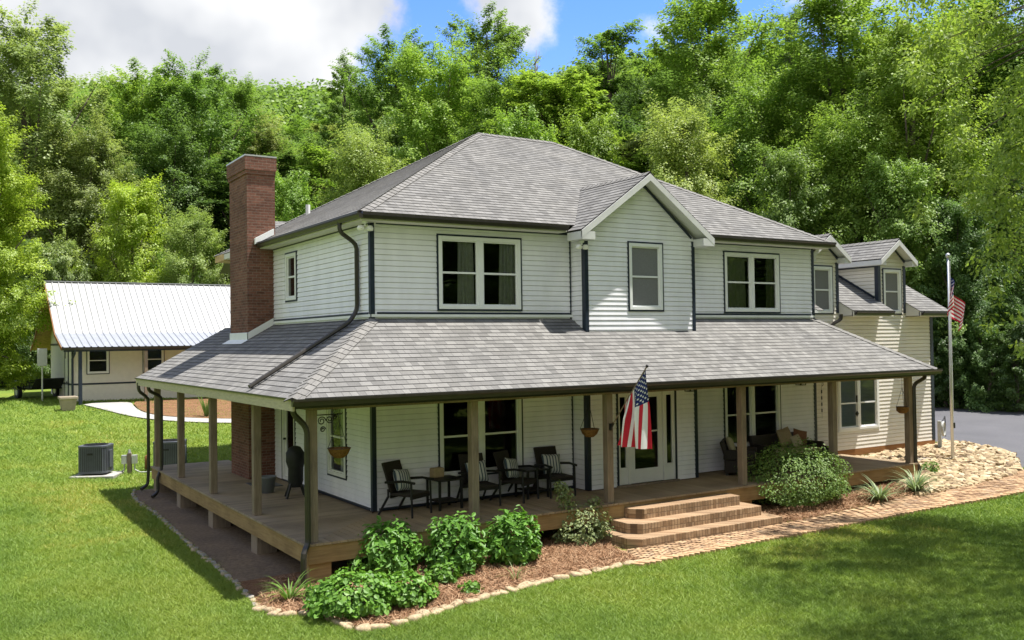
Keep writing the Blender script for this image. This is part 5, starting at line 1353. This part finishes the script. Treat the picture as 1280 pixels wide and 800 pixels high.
# trees on the far side of the front lawn: they face the porch and stand in its windows
for i in range(16):
    x = -12+4.4*i+g_.normal()*1.2; y = -44+g_.normal()*3+.35*i
    plant_tree('leafy_tree', ('broad', 'broad2', 'tall2')[i % 3], x, y, gz(x, y), 16+5*g_.random(), 5.2+g_.random()*1.5, (BRIGHT, MID, YEL)[i % 3], 'leafy green tree across the front lawn, mirrored in the house windows', 'trees across the front lawn')
for i in range(8):
    x = -44+g_.normal()*2; y = -14+8*i
    plant_tree('leafy_tree', ('broad', 'broad2', 'tall2')[i % 3], x, y, gz(x, y), 15+5*g_.random(), 5.2+g_.random()*1.5, (MID, DARK, MID)[i % 3], 'leafy green tree across the side lawn, facing the side of the house', 'trees across the side lawn')
for x, y, h_, r_ in ((21, -20.5, 17, 7.5), (30, -18, 18, 8), (15, -25, 18, 7.5), (38, -22, 18, 8), (26, -27, 18, 7.5)):
    plant_tree('leafy_tree', 'broad2', x, y, gz(x, y), h_, r_, MID, 'leafy green tree shading the front lawn from its right side', 'trees shading the front lawn')
T('leafy_tree', 'broad2', 132, 108, 88, 140, MID, 'mid green tree filling the gap between the corner tree and the bright pointed tree')
T('leafy_tree', 'broad', 300, 104, 104, 120, MID, 'mid green tree on the slope just right of the darker tree by the chimney', )
T('leafy_tree', 'broad2', 215, 150, 70, 120, DARK, 'dark green tree in the hollow between the two tall trees above the white roof')
# dead tree
b = at(667, 62, 72); zb = gz(b[0], b[1]); hh = b[2]-zb
t = thing('dead_tree', 'bare grey dead tree poking above the woods right of the ridge', 'tree', (float(b[0]), float(b[1]), zb))
m = MB(); g = random.Random(3); m.tube([(0, 0, -.5), (.1, 0, hh*.4), (-.15, .1, hh*.7), (.1, 0, hh*.88), (.25, 0, hh)], [.26, .2, .13, .07, .02], 7); m.build('trunk', MAT['deadbark'], t, True)
for k in range(11):
    z0 = hh*(.62+.033*k); a = g.random()*6.28 if k > 3 else (math.pi if k % 2 else 0)+.5; L = 2.6-.14*k
    m = MB(); dx, dy = math.cos(a), math.sin(a)
    m.tube([(0, 0, z0), (dx*L*.35, dy*L*.35, z0+L*.5), (dx*L*.5, dy*L*.5, z0+L*1.0)], [.06, .04, .012], 5); m.tube([(dx*L*.3, dy*L*.3, z0+L*.42), (dx*L*.75, dy*L*.75, z0+L*.75)], [.03, .01], 4)
    m.build('branch', MAT['deadbark'], t, True)
# far hillside woods: one canopy seen as a mass
def far_woods():
    g = np.random.default_rng(11); Qs = []; Ts = []
    for i in range(900):
        px = g.uniform(-200, 1480); dp = 118+130*g.random()**1.0
        x, y = CAM[:2]+(FW*dp+RT*(px-640)/FPX*dp)[:2]
        if px > 520 and g.random() < .55: continue
        zb = gz(x, y); h = 12+5*g.random(); R = 3.6+2.2*g.random(); n = 700
        d = norm(g.normal(size=(n, 3))); d[:, 2] = np.abs(d[:, 2])*.9+.0
        lob = .8+.2*np.sin(4*np.arctan2(d[:, 1], d[:, 0])+i)
        P = np.array((x, y, zb+h*.55))+d*np.array((R, R, h*.45))*(lob*(.7+.35*g.random(n)))[:, None]
        N = norm(d+g.normal(size=(n, 3))*.45+np.array((0, 0, .4)))
        Qs.append(leaf_quads(P, N, g.normal(size=(n, 3)), .50+.45*g.random(n), .75)); Ts.append(np.clip(.5+(g.random()-.5)*.8+(g.random(n)-.5)*.3, 0, 1))
    me = from_arrays('far_woods', np.concatenate(Qs), 4, MAT['leaf'], np.concatenate(Ts))
    o = bpy.data.objects.new('far_woods', me); col.objects.link(o); o.color = (.18, .29, .07, 1); tag(o, kind='stuff')
far_woods()

# ------------------------------------------------------------------ near tree on the right: its drooping boughs hang into view
def near_tree():
    g = np.random.default_rng(21); X, Y = 16.2, -12.2; zb = gz(X, Y)
    r = thing('walnut_tree', 'near tree at the right edge with yellow green boughs drooping before the flagpole', 'tree', (X, Y, zb))
    base = np.array((X, Y, zb))
    c = []
    for k in range(560):      # main crown
        d = norm(g.normal(size=3)); q = d*np.array((7.6, 8.2, 4.6))*g.random()**.36+np.array((-4.2, -2.0, 12.8)); c.append((q, .75+.35*g.random(), 200))
    tips = []
    for k in range(105):      # boughs reaching into the frame
        px = 1295-165*g.random()**1.5; py = g.uniform(-40, 335) if px > 1215 else g.uniform(-30, 300)
        if (px < 1200 and py > 190 and g.random() < .8) or (1160 < px < 1228 and py > 285): continue
        p = at(px, py, g.uniform(16.5, 20.5))-base; c.append((p, .26+.24*g.random(), 110)); tips.append(p)
    for k in range(12):
        p = at(g.uniform(1232, 1290), g.uniform(330, 450), g.uniform(17, 20))-base; c.append((p, .22, 26)); tips.append(p)
    Qs, Ts = [], []
    for p, rc, n in c:
        d = norm(g.normal(size=(n, 3))); off = d*(g.random((n, 1))**.5)*rc*np.array((1, 1, .8)); P = p+off
        N = norm(d*.5+np.array((0, 0, .6))+g.normal(size=(n, 3))*.5); A = norm(d*np.array((1, 1, 0))+np.array((0, 0, -.75))+g.normal(size=(n, 3))*.3)
        Qs.append(leaf_quads(P, N, A, .115*(.7+.6*g.random(n)), .42)); Ts.append(np.clip(.5+(g.random()-.5)*.5+(g.random(n)-.5)*.6, 0, 1))
    me = from_arrays('crown', np.concatenate(Qs), 4, MAT['leaf'], np.concatenate(Ts))
    o = bpy.data.objects.new('crown', me); col.objects.link(o); o.parent = r; o.color = (.235, .335, .07, 1)
    m = MB(); m.tube([(0, 0, -.5), (.1, -.1, 3.5), (-1.0, -.3, 8), (-2.6, -.6, 13), (-3.2, -.7, 16)], [.46, .34, .26, .14, .04], 12); m.build('trunk', MAT['bark'], r, True)
    m = MB()
    for k in range(34):
        p, rc, n = c[int(g.integers(0, 560))]; z = max(4.0, p[2]*.7); b = Vector((-.9*z/8, -.3*z/8, z)); m.tube([b, (b+Vector(p))/2+Vector((0, 0, .6)), Vector(p)], [.12, .07, .015], 6)
    for p in tips[:90:3]:
        z = 8.5+g.random()*2.5; b = Vector((-.25, -.5, z)); e_ = Vector(p); mid = b.lerp(e_, .6)+Vector((0, 0, 1.1)); m.tube([b, b.lerp(mid, .6)+Vector((0, 0, .5)), mid, mid.lerp(e_, .6)+Vector((0, 0, .1)), e_], [.09, .06, .035, .016, .006], 5)
    m.build('limbs', MAT['bark'], r, True)
near_tree()

# ------------------------------------------------------------------ planting by the porch
def leaf6(P, N, A, ls, wd=.5, fold=.18):
    """near leaves: two folded halves each"""
    A = norm(A-N*np.sum(A*N, 1, keepdims=True)); B = np.cross(N, A); ls = np.asarray(ls).reshape(-1, 1); dn = -N*ls*fold*.5
    b, t = P-A*ls*.5, P+A*ls*.5+dn*.8; m1 = P-A*ls*.12; m2 = P+A*ls*.2
    l1, l2 = m1+B*ls*wd*.5-dn*.5, m2+B*ls*wd*.40-dn*.5; r1, r2 = m1-B*ls*wd*.5-dn*.5, m2-B*ls*wd*.40-dn*.5
    return np.stack([b, t, l2, l1, b, r1, r2, t], 1).reshape(-1, 4, 3)
def shrub(name, label, x, y, rx, ry, h, n, ls, tint, seed, wd=.5, nstem=9, lump=.18, cat='shrub', group=None, tops=None, mat='gloss_leaf', z0=.05, up=.5, lift=-.15):
    g = np.random.default_rng(seed); zb = gz(x, y); r = thing(name, label, cat, (x, y, zb), 0, group)
    d = norm(g.normal(size=(n, 3))); d[:, 2] = np.where(d[:, 2] < 0, d[:, 2]*.62, d[:, 2])
    ph = np.arctan2(d[:, 1], d[:, 0]); lob = 1+lump*np.sin(4*ph+seed)*np.cos(3*d[:, 2]*2+seed)+lump*.6*np.sin(9*ph+2*seed+d[:, 2]*5)
    rad = (.62+.40*g.random(n)**.6)*lob
    P = d*rad[:, None]*np.array((rx, ry, h*.62)); P[:, 2] += h*.36; P[:, 2] = np.maximum(P[:, 2], z0*h+.02*g.random(n))
    if tops:
        k = 0
        for (tx, ty, tz, tr, cnt) in tops:
            q = norm(g.normal(size=(cnt, 3)))*(g.random((cnt, 1))**.5)*tr; P[k:k+cnt] = q+np.array((tx, ty, tz)); d[k:k+cnt] = norm(q); k += cnt
    N = norm(d*.6+np.array((0, 0, up))+g.normal(size=(n, 3))*.35); A = norm(d*np.array((1, 1, .25))+g.normal(size=(n, 3))*.45+np.array((0, 0, lift)))
    tone = np.clip(g.random(n), 0, 1)
    Q = leaf6(P, N, A, ls*(.6+.7*g.random(n)), wd); me = from_arrays(name+'_foliage', Q, 4, MAT[mat], np.repeat(tone, 2))
    o = bpy.data.objects.new('foliage', me); col.objects.link(o); o.parent = r; o.color = (*tint, 1)
    m = MB()
    for k in range(nstem):
        a = g.random()*6.28; s = .35+.5*g.random(); m.tube([(.06*math.cos(a), .06*math.sin(a), -.05), (rx*s*.5*math.cos(a), ry*s*.5*math.sin(a), h*.4), (rx*s*math.cos(a), ry*s*math.sin(a), h*.8)], [.014, .010, .004], 5)
    m.build('stems', MAT['bark'], r); return r
q = gp(498, 726); shrub('hydrangea', 'big-leaved hydrangea bush nearest the front corner post of the porch', q[0], q[1]+.45, .60, .52, .90, 1700, .145, (.115, .265, .04), 1, .42, up=.45, lift=.5)
q = gp(588, 724); shrub('hydrangea', 'tallest big-leaved hydrangea bush, in front of the second porch post', q[0], q[1]+.5, .50, .47, 1.0, 1500, .145, (.11, .255, .04), 2, .42, up=.45, lift=.5)
q = gp(660, 712); shrub('hydrangea', 'big-leaved hydrangea bush on the right, beside the variegated bush', q[0], q[1]+.45, .49, .46, .94, 1450, .145, (.12, .27, .042), 3, .42, up=.45, lift=.5)
q = gp(462, 778); shrub('ground_cover', 'dense low bright green clump spilling over the edging stones', q[0], q[1]+.55, .74, .62, .60, 2300, .085, (.12, .26, .035), 4, .8, lump=.12, cat='plant')
q = gp(526, 766); shrub('ground_cover', 'low bright green clump right of the largest spilling clump', q[0], q[1]+.45, .46, .44, .52, 1000, .085, (.12, .26, .035), 5, .8, lump=.12, cat='plant')
q = gp(410, 753); shrub('ground_cover', 'small low green clump at the corner of the bed', q[0], q[1]+.15, .30, .24, .24, 320, .085, (.085, .19, .03), 6, .8, cat='plant')
q = gp(560, 733); shrub('ground_cover', 'small round green clump between two hydrangea bushes', q[0], q[1]+.15, .27, .25, .34, 320, .09, (.10, .22, .03), 7, .8, cat='plant')
q = gp(593, 745); shrub('ground_cover', 'smallest green clump in the straw below the middle hydrangea', q[0], q[1]+.1, .19, .17, .2, 160, .08, (.10, .22, .03), 8, .8, cat='plant')
q = gp(738, 683); shrub('variegated_bush', 'grey green variegated bush with one tall leaning shoot, left of the steps', q[0]+.02, q[1]+.3, .60, .52, .78, 2700, .062, (.22, .28, .13), 9, .6, lump=.25,
    tops=((-.42, .0, 1.02, .20, 230), (-.34, 0, .84, .2, 170), (-.5, .02, 1.16, .13, 90), (.35, 0, .74, .16, 130)))
q = gp(1010, 640); shrub('round_bush', 'large round green bush in front of the wicker sofa', q[0]+.42, q[1]+.72, 1.40, 1.05, 1.42, 12500, .058, (.145, .24, .06), 10, .6, lump=.12, nstem=16)
q = gp(1163, 592); shrub('ground_cover', 'small bright clump at the foot of the far right corner post', q[0], q[1], .26, .24, .32, 380, .06, (.11, .22, .03), 12, .7, cat='plant')
q = gp(250, 572); 
def blades(name, label, x, y, n, L, w, tint, seed, stiff=.5, cat='plant', spread=.55, z=None):
    g = np.random.default_rng(seed); zb = gz(x, y) if z is None else z; r = thing(name, label, cat, (x, y, zb)); V = []; tn = []
    for k in range(n):
        a = g.random()*6.28; out = spread*(.25+.9*g.random()); l = L*(.6+.5*g.random()); ex = np.array((math.cos(a), math.sin(a), 0)); sd = np.array((-math.sin(a), math.cos(a), 0)); p = ex*.04*g.random()
        el = math.radians(85-65*out); seg = 5; pts = [p]; ww = []
        for s in range(seg):
            p = p+(ex*math.cos(el)+np.array((0, 0, math.sin(el))))*l/seg; el -= (1-stiff)*.42*(.6+g.random()*.8); pts.append(p)
        tone = g.random()
        for s in range(seg):
            w0 = w*(1-(s/seg)**1.6); w1 = w*(1-((s+1)/seg)**1.6); V += [pts[s]-sd*w0/2, pts[s]+sd*w0/2, pts[s+1]+sd*w1/2, pts[s+1]-sd*w1/2]; tn.append(tone)
    me = from_arrays(name+'_blades', np.array(V), 4, MAT['gloss_leaf'], tn); o = bpy.data.objects.new('leaves', me); col.objects.link(o); o.parent = r; o.color = (*tint, 1); return r
q = gp(1100, 628); blades('yucca', 'grey green yucca with arching blades, the left one of two beside the path', q[0], q[1], 74, .85, .045, (.21, .28, .15), 1, .30)
q = gp(1145, 617); blades('yucca', 'grey green yucca by the far corner post, the right one of two', q[0], q[1], 86, .92, .045, (.22, .29, .16), 2, .30)
q = gp(362, 752); blades('daylily', 'clump of long arching daylily leaves at the front corner of the bed', q[0], q[1], 46, .68, .030, (.12, .22, .04), 3, .30)
q = gp(645, 727); blades('daylily', 'few thin pale blades standing alone in the pine straw', q[0], q[1], 12, .45, .018, (.16, .22, .08), 4, .35)
q = gp(255, 582); blades('iris', 'dark spiky iris leaves beyond the back of the side porch', -1.2, 10.9, 26, .75, .05, (.06, .11, .04), 5, .8)
q = gp(258, 522); blades('iris', 'thin young plant standing in the mulch island by the outbuilding', q[0], q[1], 18, 1.3, .09, (.10, .17, .04), 6, .85, spread=.2)

# ------------------------------------------------------------------ stones
def stone_mesh(seed, a=1., b=.75, c=.5, mat='stone'):
    g = random.Random(seed); bm = bmesh.new(); bmesh.ops.create_cube(bm, size=1)
    for v in bm.verts: v.co = Vector((v.co.x*a*g.uniform(.75, 1.1), v.co.y*b*g.uniform(.75, 1.1), v.co.z*c*g.uniform(.75, 1.1)))
    bmesh.ops.subdivide_edges(bm, edges=bm.edges[:], cuts=2, use_grid_fill=True, smooth=.0)
    for v in bm.verts: v.co += Vector((g.uniform(-1, 1), g.uniform(-1, 1), g.uniform(-1, 1)))*.05
    [bmesh.ops.smooth_vert(bm, verts=bm.verts[:], factor=.5, use_axis_x=True, use_axis_y=True, use_axis_z=True) for _ in range(3)]
    for f in bm.faces: f.smooth = True
    me = bpy.data.meshes.new('stone'); bm.to_mesh(me); bm.free(); me.materials.append(MAT[mat]); return me
SM = [stone_mesh(i) for i in range(6)]; SG = [stone_mesh(20+i, mat='stonegrey') for i in range(4)]
def stone_row(line, meshes, step, size, name, label, group, off=.0):
    L = np.r_[0, np.cumsum(np.linalg.norm(np.diff(np.array(line), axis=0), axis=1))]; P = resample(line, 400); d = np.linspace(0, L[-1], 400); s = 0; k = 0
    while s < L[-1]:
        st = step*random.uniform(.7, 1.35); i = min(398, int(s/L[-1]*399)); t = P[i+1]-P[i]; a = math.atan2(t[1], t[0])
        o = bpy.data.objects.new(name, meshes[k % len(meshes)]); col.objects.link(o); z = gz(P[i][0], P[i][1])
        sc = st*1.16; o.scale = (sc, size*random.uniform(.8, 1.25), size*random.uniform(.75, 1.15)); o.rotation_euler = (random.uniform(-.2, .2), random.uniform(-.2, .2), a+random.uniform(-.18, .18))
        o.location = (P[i][0]+random.uniform(-.03, .03), P[i][1]+random.uniform(-.03, .03), z+size*.07); tag(o, label, 'edging stone', group); s += st; k += 1
stone_row([p for p in BED_FRONT], SM, .235, .25, 'edging_stone', 'tan fieldstone in the edging row along the front flower bed', 'edging stones of the front bed')
stone_row(BED_SIDE, [SM[0], SG[0], SM[3], SG[2]], .18, .15, 'edging_stone', 'small pale stone in the edging row along the side dirt strip', 'edging stones of the side strip')
q = gp(724, 702); o = bpy.data.objects.new('flat_stone', SM[2]); col.objects.link(o); o.location = q; o.scale = (.5, .32, .12); tag(o, 'flat pale stone lying alone in the pine straw', 'stone')
q = gp(1157, 577); o = bpy.data.objects.new('brown_stone', stone_mesh(44, mat='stonegrey')); col.objects.link(o); o.location = (q[0], q[1], q[2]+.06); o.scale = (.62, .5, .2); tag(o, 'flat brown slab lying on the rocks behind the corner post', 'stone')
def rock_bed():
    g = np.random.default_rng(31); V = []; F = []; bm = bmesh.new(); bmesh.ops.create_icosphere(bm, subdivisions=1, radius=1); bv = np.array([v.co for v in bm.verts]); bf = [[v.index for v in f.verts] for f in bm.faces]; bm.free()
    poly = list(ROCK_OUT)+list(reversed(ROCK_IN)); xs = [p[0] for p in poly]; ys = [p[1] for p in poly]; cnt = 0
    while cnt < 4600:
        x = g.uniform(min(xs), max(xs)); y = g.uniform(min(ys), max(ys))
        if not inside(np.array([x]), np.array([y]), poly)[0]: continue
        s = .035+.085*g.random()**2.0; w = bv*(1+g.normal(size=(len(bv), 1))*.16)*np.array((s*1.25, s, s*.62)); a = g.random()*6.28; c_, s_ = math.cos(a), math.sin(a)
        tl = g.normal()*.35; w = np.c_[w[:, 0], w[:, 1]*math.cos(tl)-w[:, 2]*math.sin(tl), w[:, 1]*math.sin(tl)+w[:, 2]*math.cos(tl)]
        w = np.c_[w[:, 0]*c_-w[:, 1]*s_, w[:, 0]*s_+w[:, 1]*c_, w[:, 2]]+np.array((x, y, gz(x, y)+s*.35+.03*g.random())); i = len(V)*len(bv); V.append(w); F += [[q+i for q in f] for f in bf]; cnt += 1
    me = bpy.data.meshes.new('rock_bed'); me.from_pydata(np.concatenate(V).tolist(), [], F); me.materials.append(ROCKM); o = bpy.data.objects.new('rock_bed', me); col.objects.link(o); tag(o, kind='stuff')
def rock_mat():
    m, nt, b, o = newmat('river_rock'); gi = nt.nodes.new('ShaderNodeNewGeometry')
    c = ramp(nt, gi.outputs['Random Per Island'], [(0, (.13, .085, .05)), (.3, (.31, .23, .135)), (.75, (.43, .345, .21)), (1, (.52, .45, .32))])
    f = noise(nt, 12, 5); c = mixc(nt, .6, c, ramp(nt, f, [(.3, (.7, .68, .65)), (.7, (1.15, 1.12, 1.1))]), 'MULTIPLY'); nt.links.new(c, b.inputs['Base Color']); b.inputs['Roughness'].default_value = .9; bump(nt, b, f, .5, .02); return m
ROCKM = rock_mat(); rock_bed()
# sawtooth edging bricks along the front of the path
def path_edge():
    m = MB(); P = resample(PATH_F, 900); L = np.r_[0, np.cumsum(np.linalg.norm(np.diff(P, axis=0), axis=1))]; s = 0
    while s < L[-1]-.1:
        i = int(np.searchsorted(L, s)); i = min(i, 898); t = P[i+1]-P[i]; t /= np.linalg.norm(t); nn = np.array((-t[1], t[0])); c = P[i]+nn*.05; a = math.atan2(t[1], t[0])+R_(32)+random.uniform(-.08, .08)
        m.obox((c[0], c[1], gz(c[0], c[1])+.02+random.uniform(-.008, .008)), (.10, .21, .09), Matrix.Rotation(a, 3, 'Z')); s += .135
    o = m.build('path_edging', MAT['edgebrick'], None, bevel=.006); tag(o, kind='structure')
path_edge()
def path_bricks():
    m = MB(); nr = 13; A_ = resample(PATH_F, 700); B_ = resample(PATH_B, 700)
    L = np.r_[0, np.cumsum(np.linalg.norm(np.diff((A_+B_)/2, axis=0), axis=1))]; g = random.Random(8)
    for r in range(nr):
        s = .1*(r % 2)
        while s < L[-1]-.2:
            i = min(698, int(np.searchsorted(L, s+.1))); f = (r+.75)/(nr+.5); c = A_[i]*(1-f)+B_[i]*f; j = min(i+4, 699); t = (A_[j]*(1-f)+B_[j]*f)-c; a = math.atan2(t[1], t[0]); wd = np.linalg.norm(A_[i]-B_[i])/(nr+.5)
            rot = Matrix.Rotation(a+g.uniform(-.05, .05)+(.55 if g.random() < .5 else -.1)*.25, 3, 'Z') @ Matrix.Rotation(g.uniform(-.05, .05), 3, 'X') @ Matrix.Rotation(g.uniform(-.03, .03), 3, 'Y')
            m.obox((c[0], c[1], gz(c[0], c[1])+.012+g.uniform(-.006, .006)), (.168, max(.05, wd-.026), .07), rot); s += .2
    o = m.build('path_bricks', PATHM, None); tag(o, kind='structure')
def path_mat():
    m, nt, b, o = newmat('paver_brick'); gi = nt.nodes.new('ShaderNodeNewGeometry'); c = ramp(nt, gi.outputs['Random Per Island'], [(0, (.20, .12, .068)), (.4, (.36, .235, .135)), (.8, (.46, .32, .19)), (1, (.30, .215, .145))])
    f = noise(nt, 16, 6, rough=.7); n2 = noise(nt, .9, 4); c = mixc(nt, .7, c, ramp(nt, f, [(.3, (.65, .63, .6)), (.7, (1.15, 1.12, 1.1))]), 'MULTIPLY'); c = mixc(nt, .6, c, ramp(nt, n2, [(.35, (.7, .68, .66)), (.65, (1.12, 1.1, 1.08))]), 'MULTIPLY')
    nt.links.new(c, b.inputs['Base Color']); b.inputs['Roughness'].default_value = .92; bump(nt, b, f, .5, .01); return m
PATHM = path_mat(); path_bricks()

# ------------------------------------------------------------------ pine straw and grass
def straw():
    g = np.random.default_rng(41); n = 26000; poly = list(BED_FRONT)+[(4.1, -1.3), (-2.6, -1.3)]; xs = g.uniform(-3.2, 4.2, n*2); ys = g.uniform(-5.0, -1.3, n*2); k = inside(xs, ys, poly); P2 = np.c_[xs[k], ys[k]]
    poly = [tuple(p) for p in BED_R]+[(13.4, -1.5), (7.6, -1.5)]; xs = g.uniform(7, 14.5, n); ys = g.uniform(-4.6, -1.3, n); k = inside(xs, ys, poly); P2 = np.r_[P2, np.c_[xs[k], ys[k]]]
    z = gz(P2[:, 0], P2[:, 1])+.025+.04*g.random(len(P2)); P = np.c_[P2, z]; a = g.random(len(P))*6.28; A = np.c_[np.cos(a), np.sin(a), g.normal(size=len(a))*.22]; N = norm(np.c_[g.normal(size=(len(a), 2))*.5, np.ones(len(a))])
    me = from_arrays('pine_straw', leaf_quads(P, N, A, .14+.12*g.random(len(a)), .055), 4, STRAWM); o = bpy.data.objects.new('pine_straw', me); col.objects.link(o); tag(o, kind='stuff')
def island_mat(name, stops):
    m, nt, b, o = newmat(name); gi = nt.nodes.new('ShaderNodeNewGeometry'); nt.links.new(ramp(nt, gi.outputs['Random Per Island'], stops), b.inputs['Base Color']); b.inputs['Roughness'].default_value = .9; b.inputs['Specular IOR Level'].default_value = .15; return m
STRAWM = island_mat('straw_needles', [(0, (.14, .07, .035)), (.5, (.30, .17, .095)), (1, (.48, .32, .20))]); straw()
def grass():
    g = np.random.default_rng(51); n = 1250000
    # screen-even sampling of the lawn in front of the camera, thinning with distance
    dep = 9.5/(1-g.random(n)*.80); px = g.uniform(-380, 1480, n); P = CAM[None, :2]+(FW[None]*dep[:, None]+RT[None]*((px-640)/FPX*dep)[:, None])[:, :2]
    ok = np.ones(n, bool); x, y = P[:, 0], P[:, 1]
    bad = [list(BED_FRONT)+[(4.2, -1), (-2, -1)], list(BED_SIDE)+[(-1, -2.6), (-1, 10.3)], list(PATH_F)+list(reversed(PATH_B)), [(-2.05, -2.0), (14.1, -2.0), (14.1, .5), (18.9, .5), (18.9, 12), (-2.05, 10.1)], list(ROCK_OUT)+list(reversed(ROCK_IN)), list(DRIVE_A)+list(reversed(DRIVE_B)), [tuple(p) for p in BED_R]+list(reversed(SHRUB_BED_IN)), list(WALK_A)+list(reversed(WALK_B)), [(3.6, -3.2), (8, -3.2), (8, -2), (3.6, -2)]]
    for b in bad: ok &= ~inside(x, y, b)
    P = P[ok]; dep = dep[ok]; n = len(P); z = gz(P[:, 0], P[:, 1]); s = np.clip(dep/14, .8, 2.6)
    pat = .5+.5*np.sin(P[:, 0]*1.7+np.sin(P[:, 1]*1.3)*2)*np.cos(P[:, 1]*1.9+P[:, 0]*.6)
    a = g.random(n)*6.28; h = (.040+.035*g.random(n))*(.8+.4*pat)*np.sqrt(s); w = .0075*s*(.7+.6*g.random(n)); lean = np.c_[g.normal(size=(n, 2))*1.0, np.zeros(n)]*h[:, None]
    B = np.c_[P, z-.004]; sd = np.c_[np.cos(a), np.sin(a), np.zeros(n)]*w[:, None]; T_ = B+lean+np.c_[np.zeros((n, 2)), h]
    Q = np.stack([B-sd, B+sd, T_], 1); gr = np.random.default_rng(3).random((80, 80))
    def vn(u, v):
        u = u % 79; v = v % 79; a_ = u.astype(int); b_ = v.astype(int); fu = sstep(0, 1, u-a_); fv = sstep(0, 1, v-b_)
        return (gr[a_, b_]*(1-fu)+gr[a_+1, b_]*fu)*(1-fv)+(gr[a_, b_+1]*(1-fu)+gr[a_+1, b_+1]*fu)*fv
    X_, Y_ = P[:, 0]+40, P[:, 1]+40
    fb = .5*vn(X_*.33, Y_*.28)+.3*vn(X_*1.0+7, Y_*.8+3)+.2*vn(X_*2.9, Y_*2.9)
    dry = sstep(.56, .72, .6*vn(X_*.45+20, Y_*.22+9)+.4*vn(X_*1.9, Y_*1.3)); fb = sstep(.25, .75, fb)
    tone = np.clip(.05+.45*fb+.25*g.random(n)+.35*dry*g.random(n), 0, 1)
    me = from_arrays('grass', Q, 3, leaf_mat('grass_blades', .015, .35, False, (.215, .285, .058), [(0, (.50, .66, .60)), (.4, (.9, 1.0, .9)), (.7, (1.12, 1.08, 1.0)), (1, (1.85, 1.3, 1.6))]), tone); o = bpy.data.objects.new('grass', me); col.objects.link(o); tag(o, kind='stuff'); return n
print('grass blades', grass(), 'filler trees', nfill)
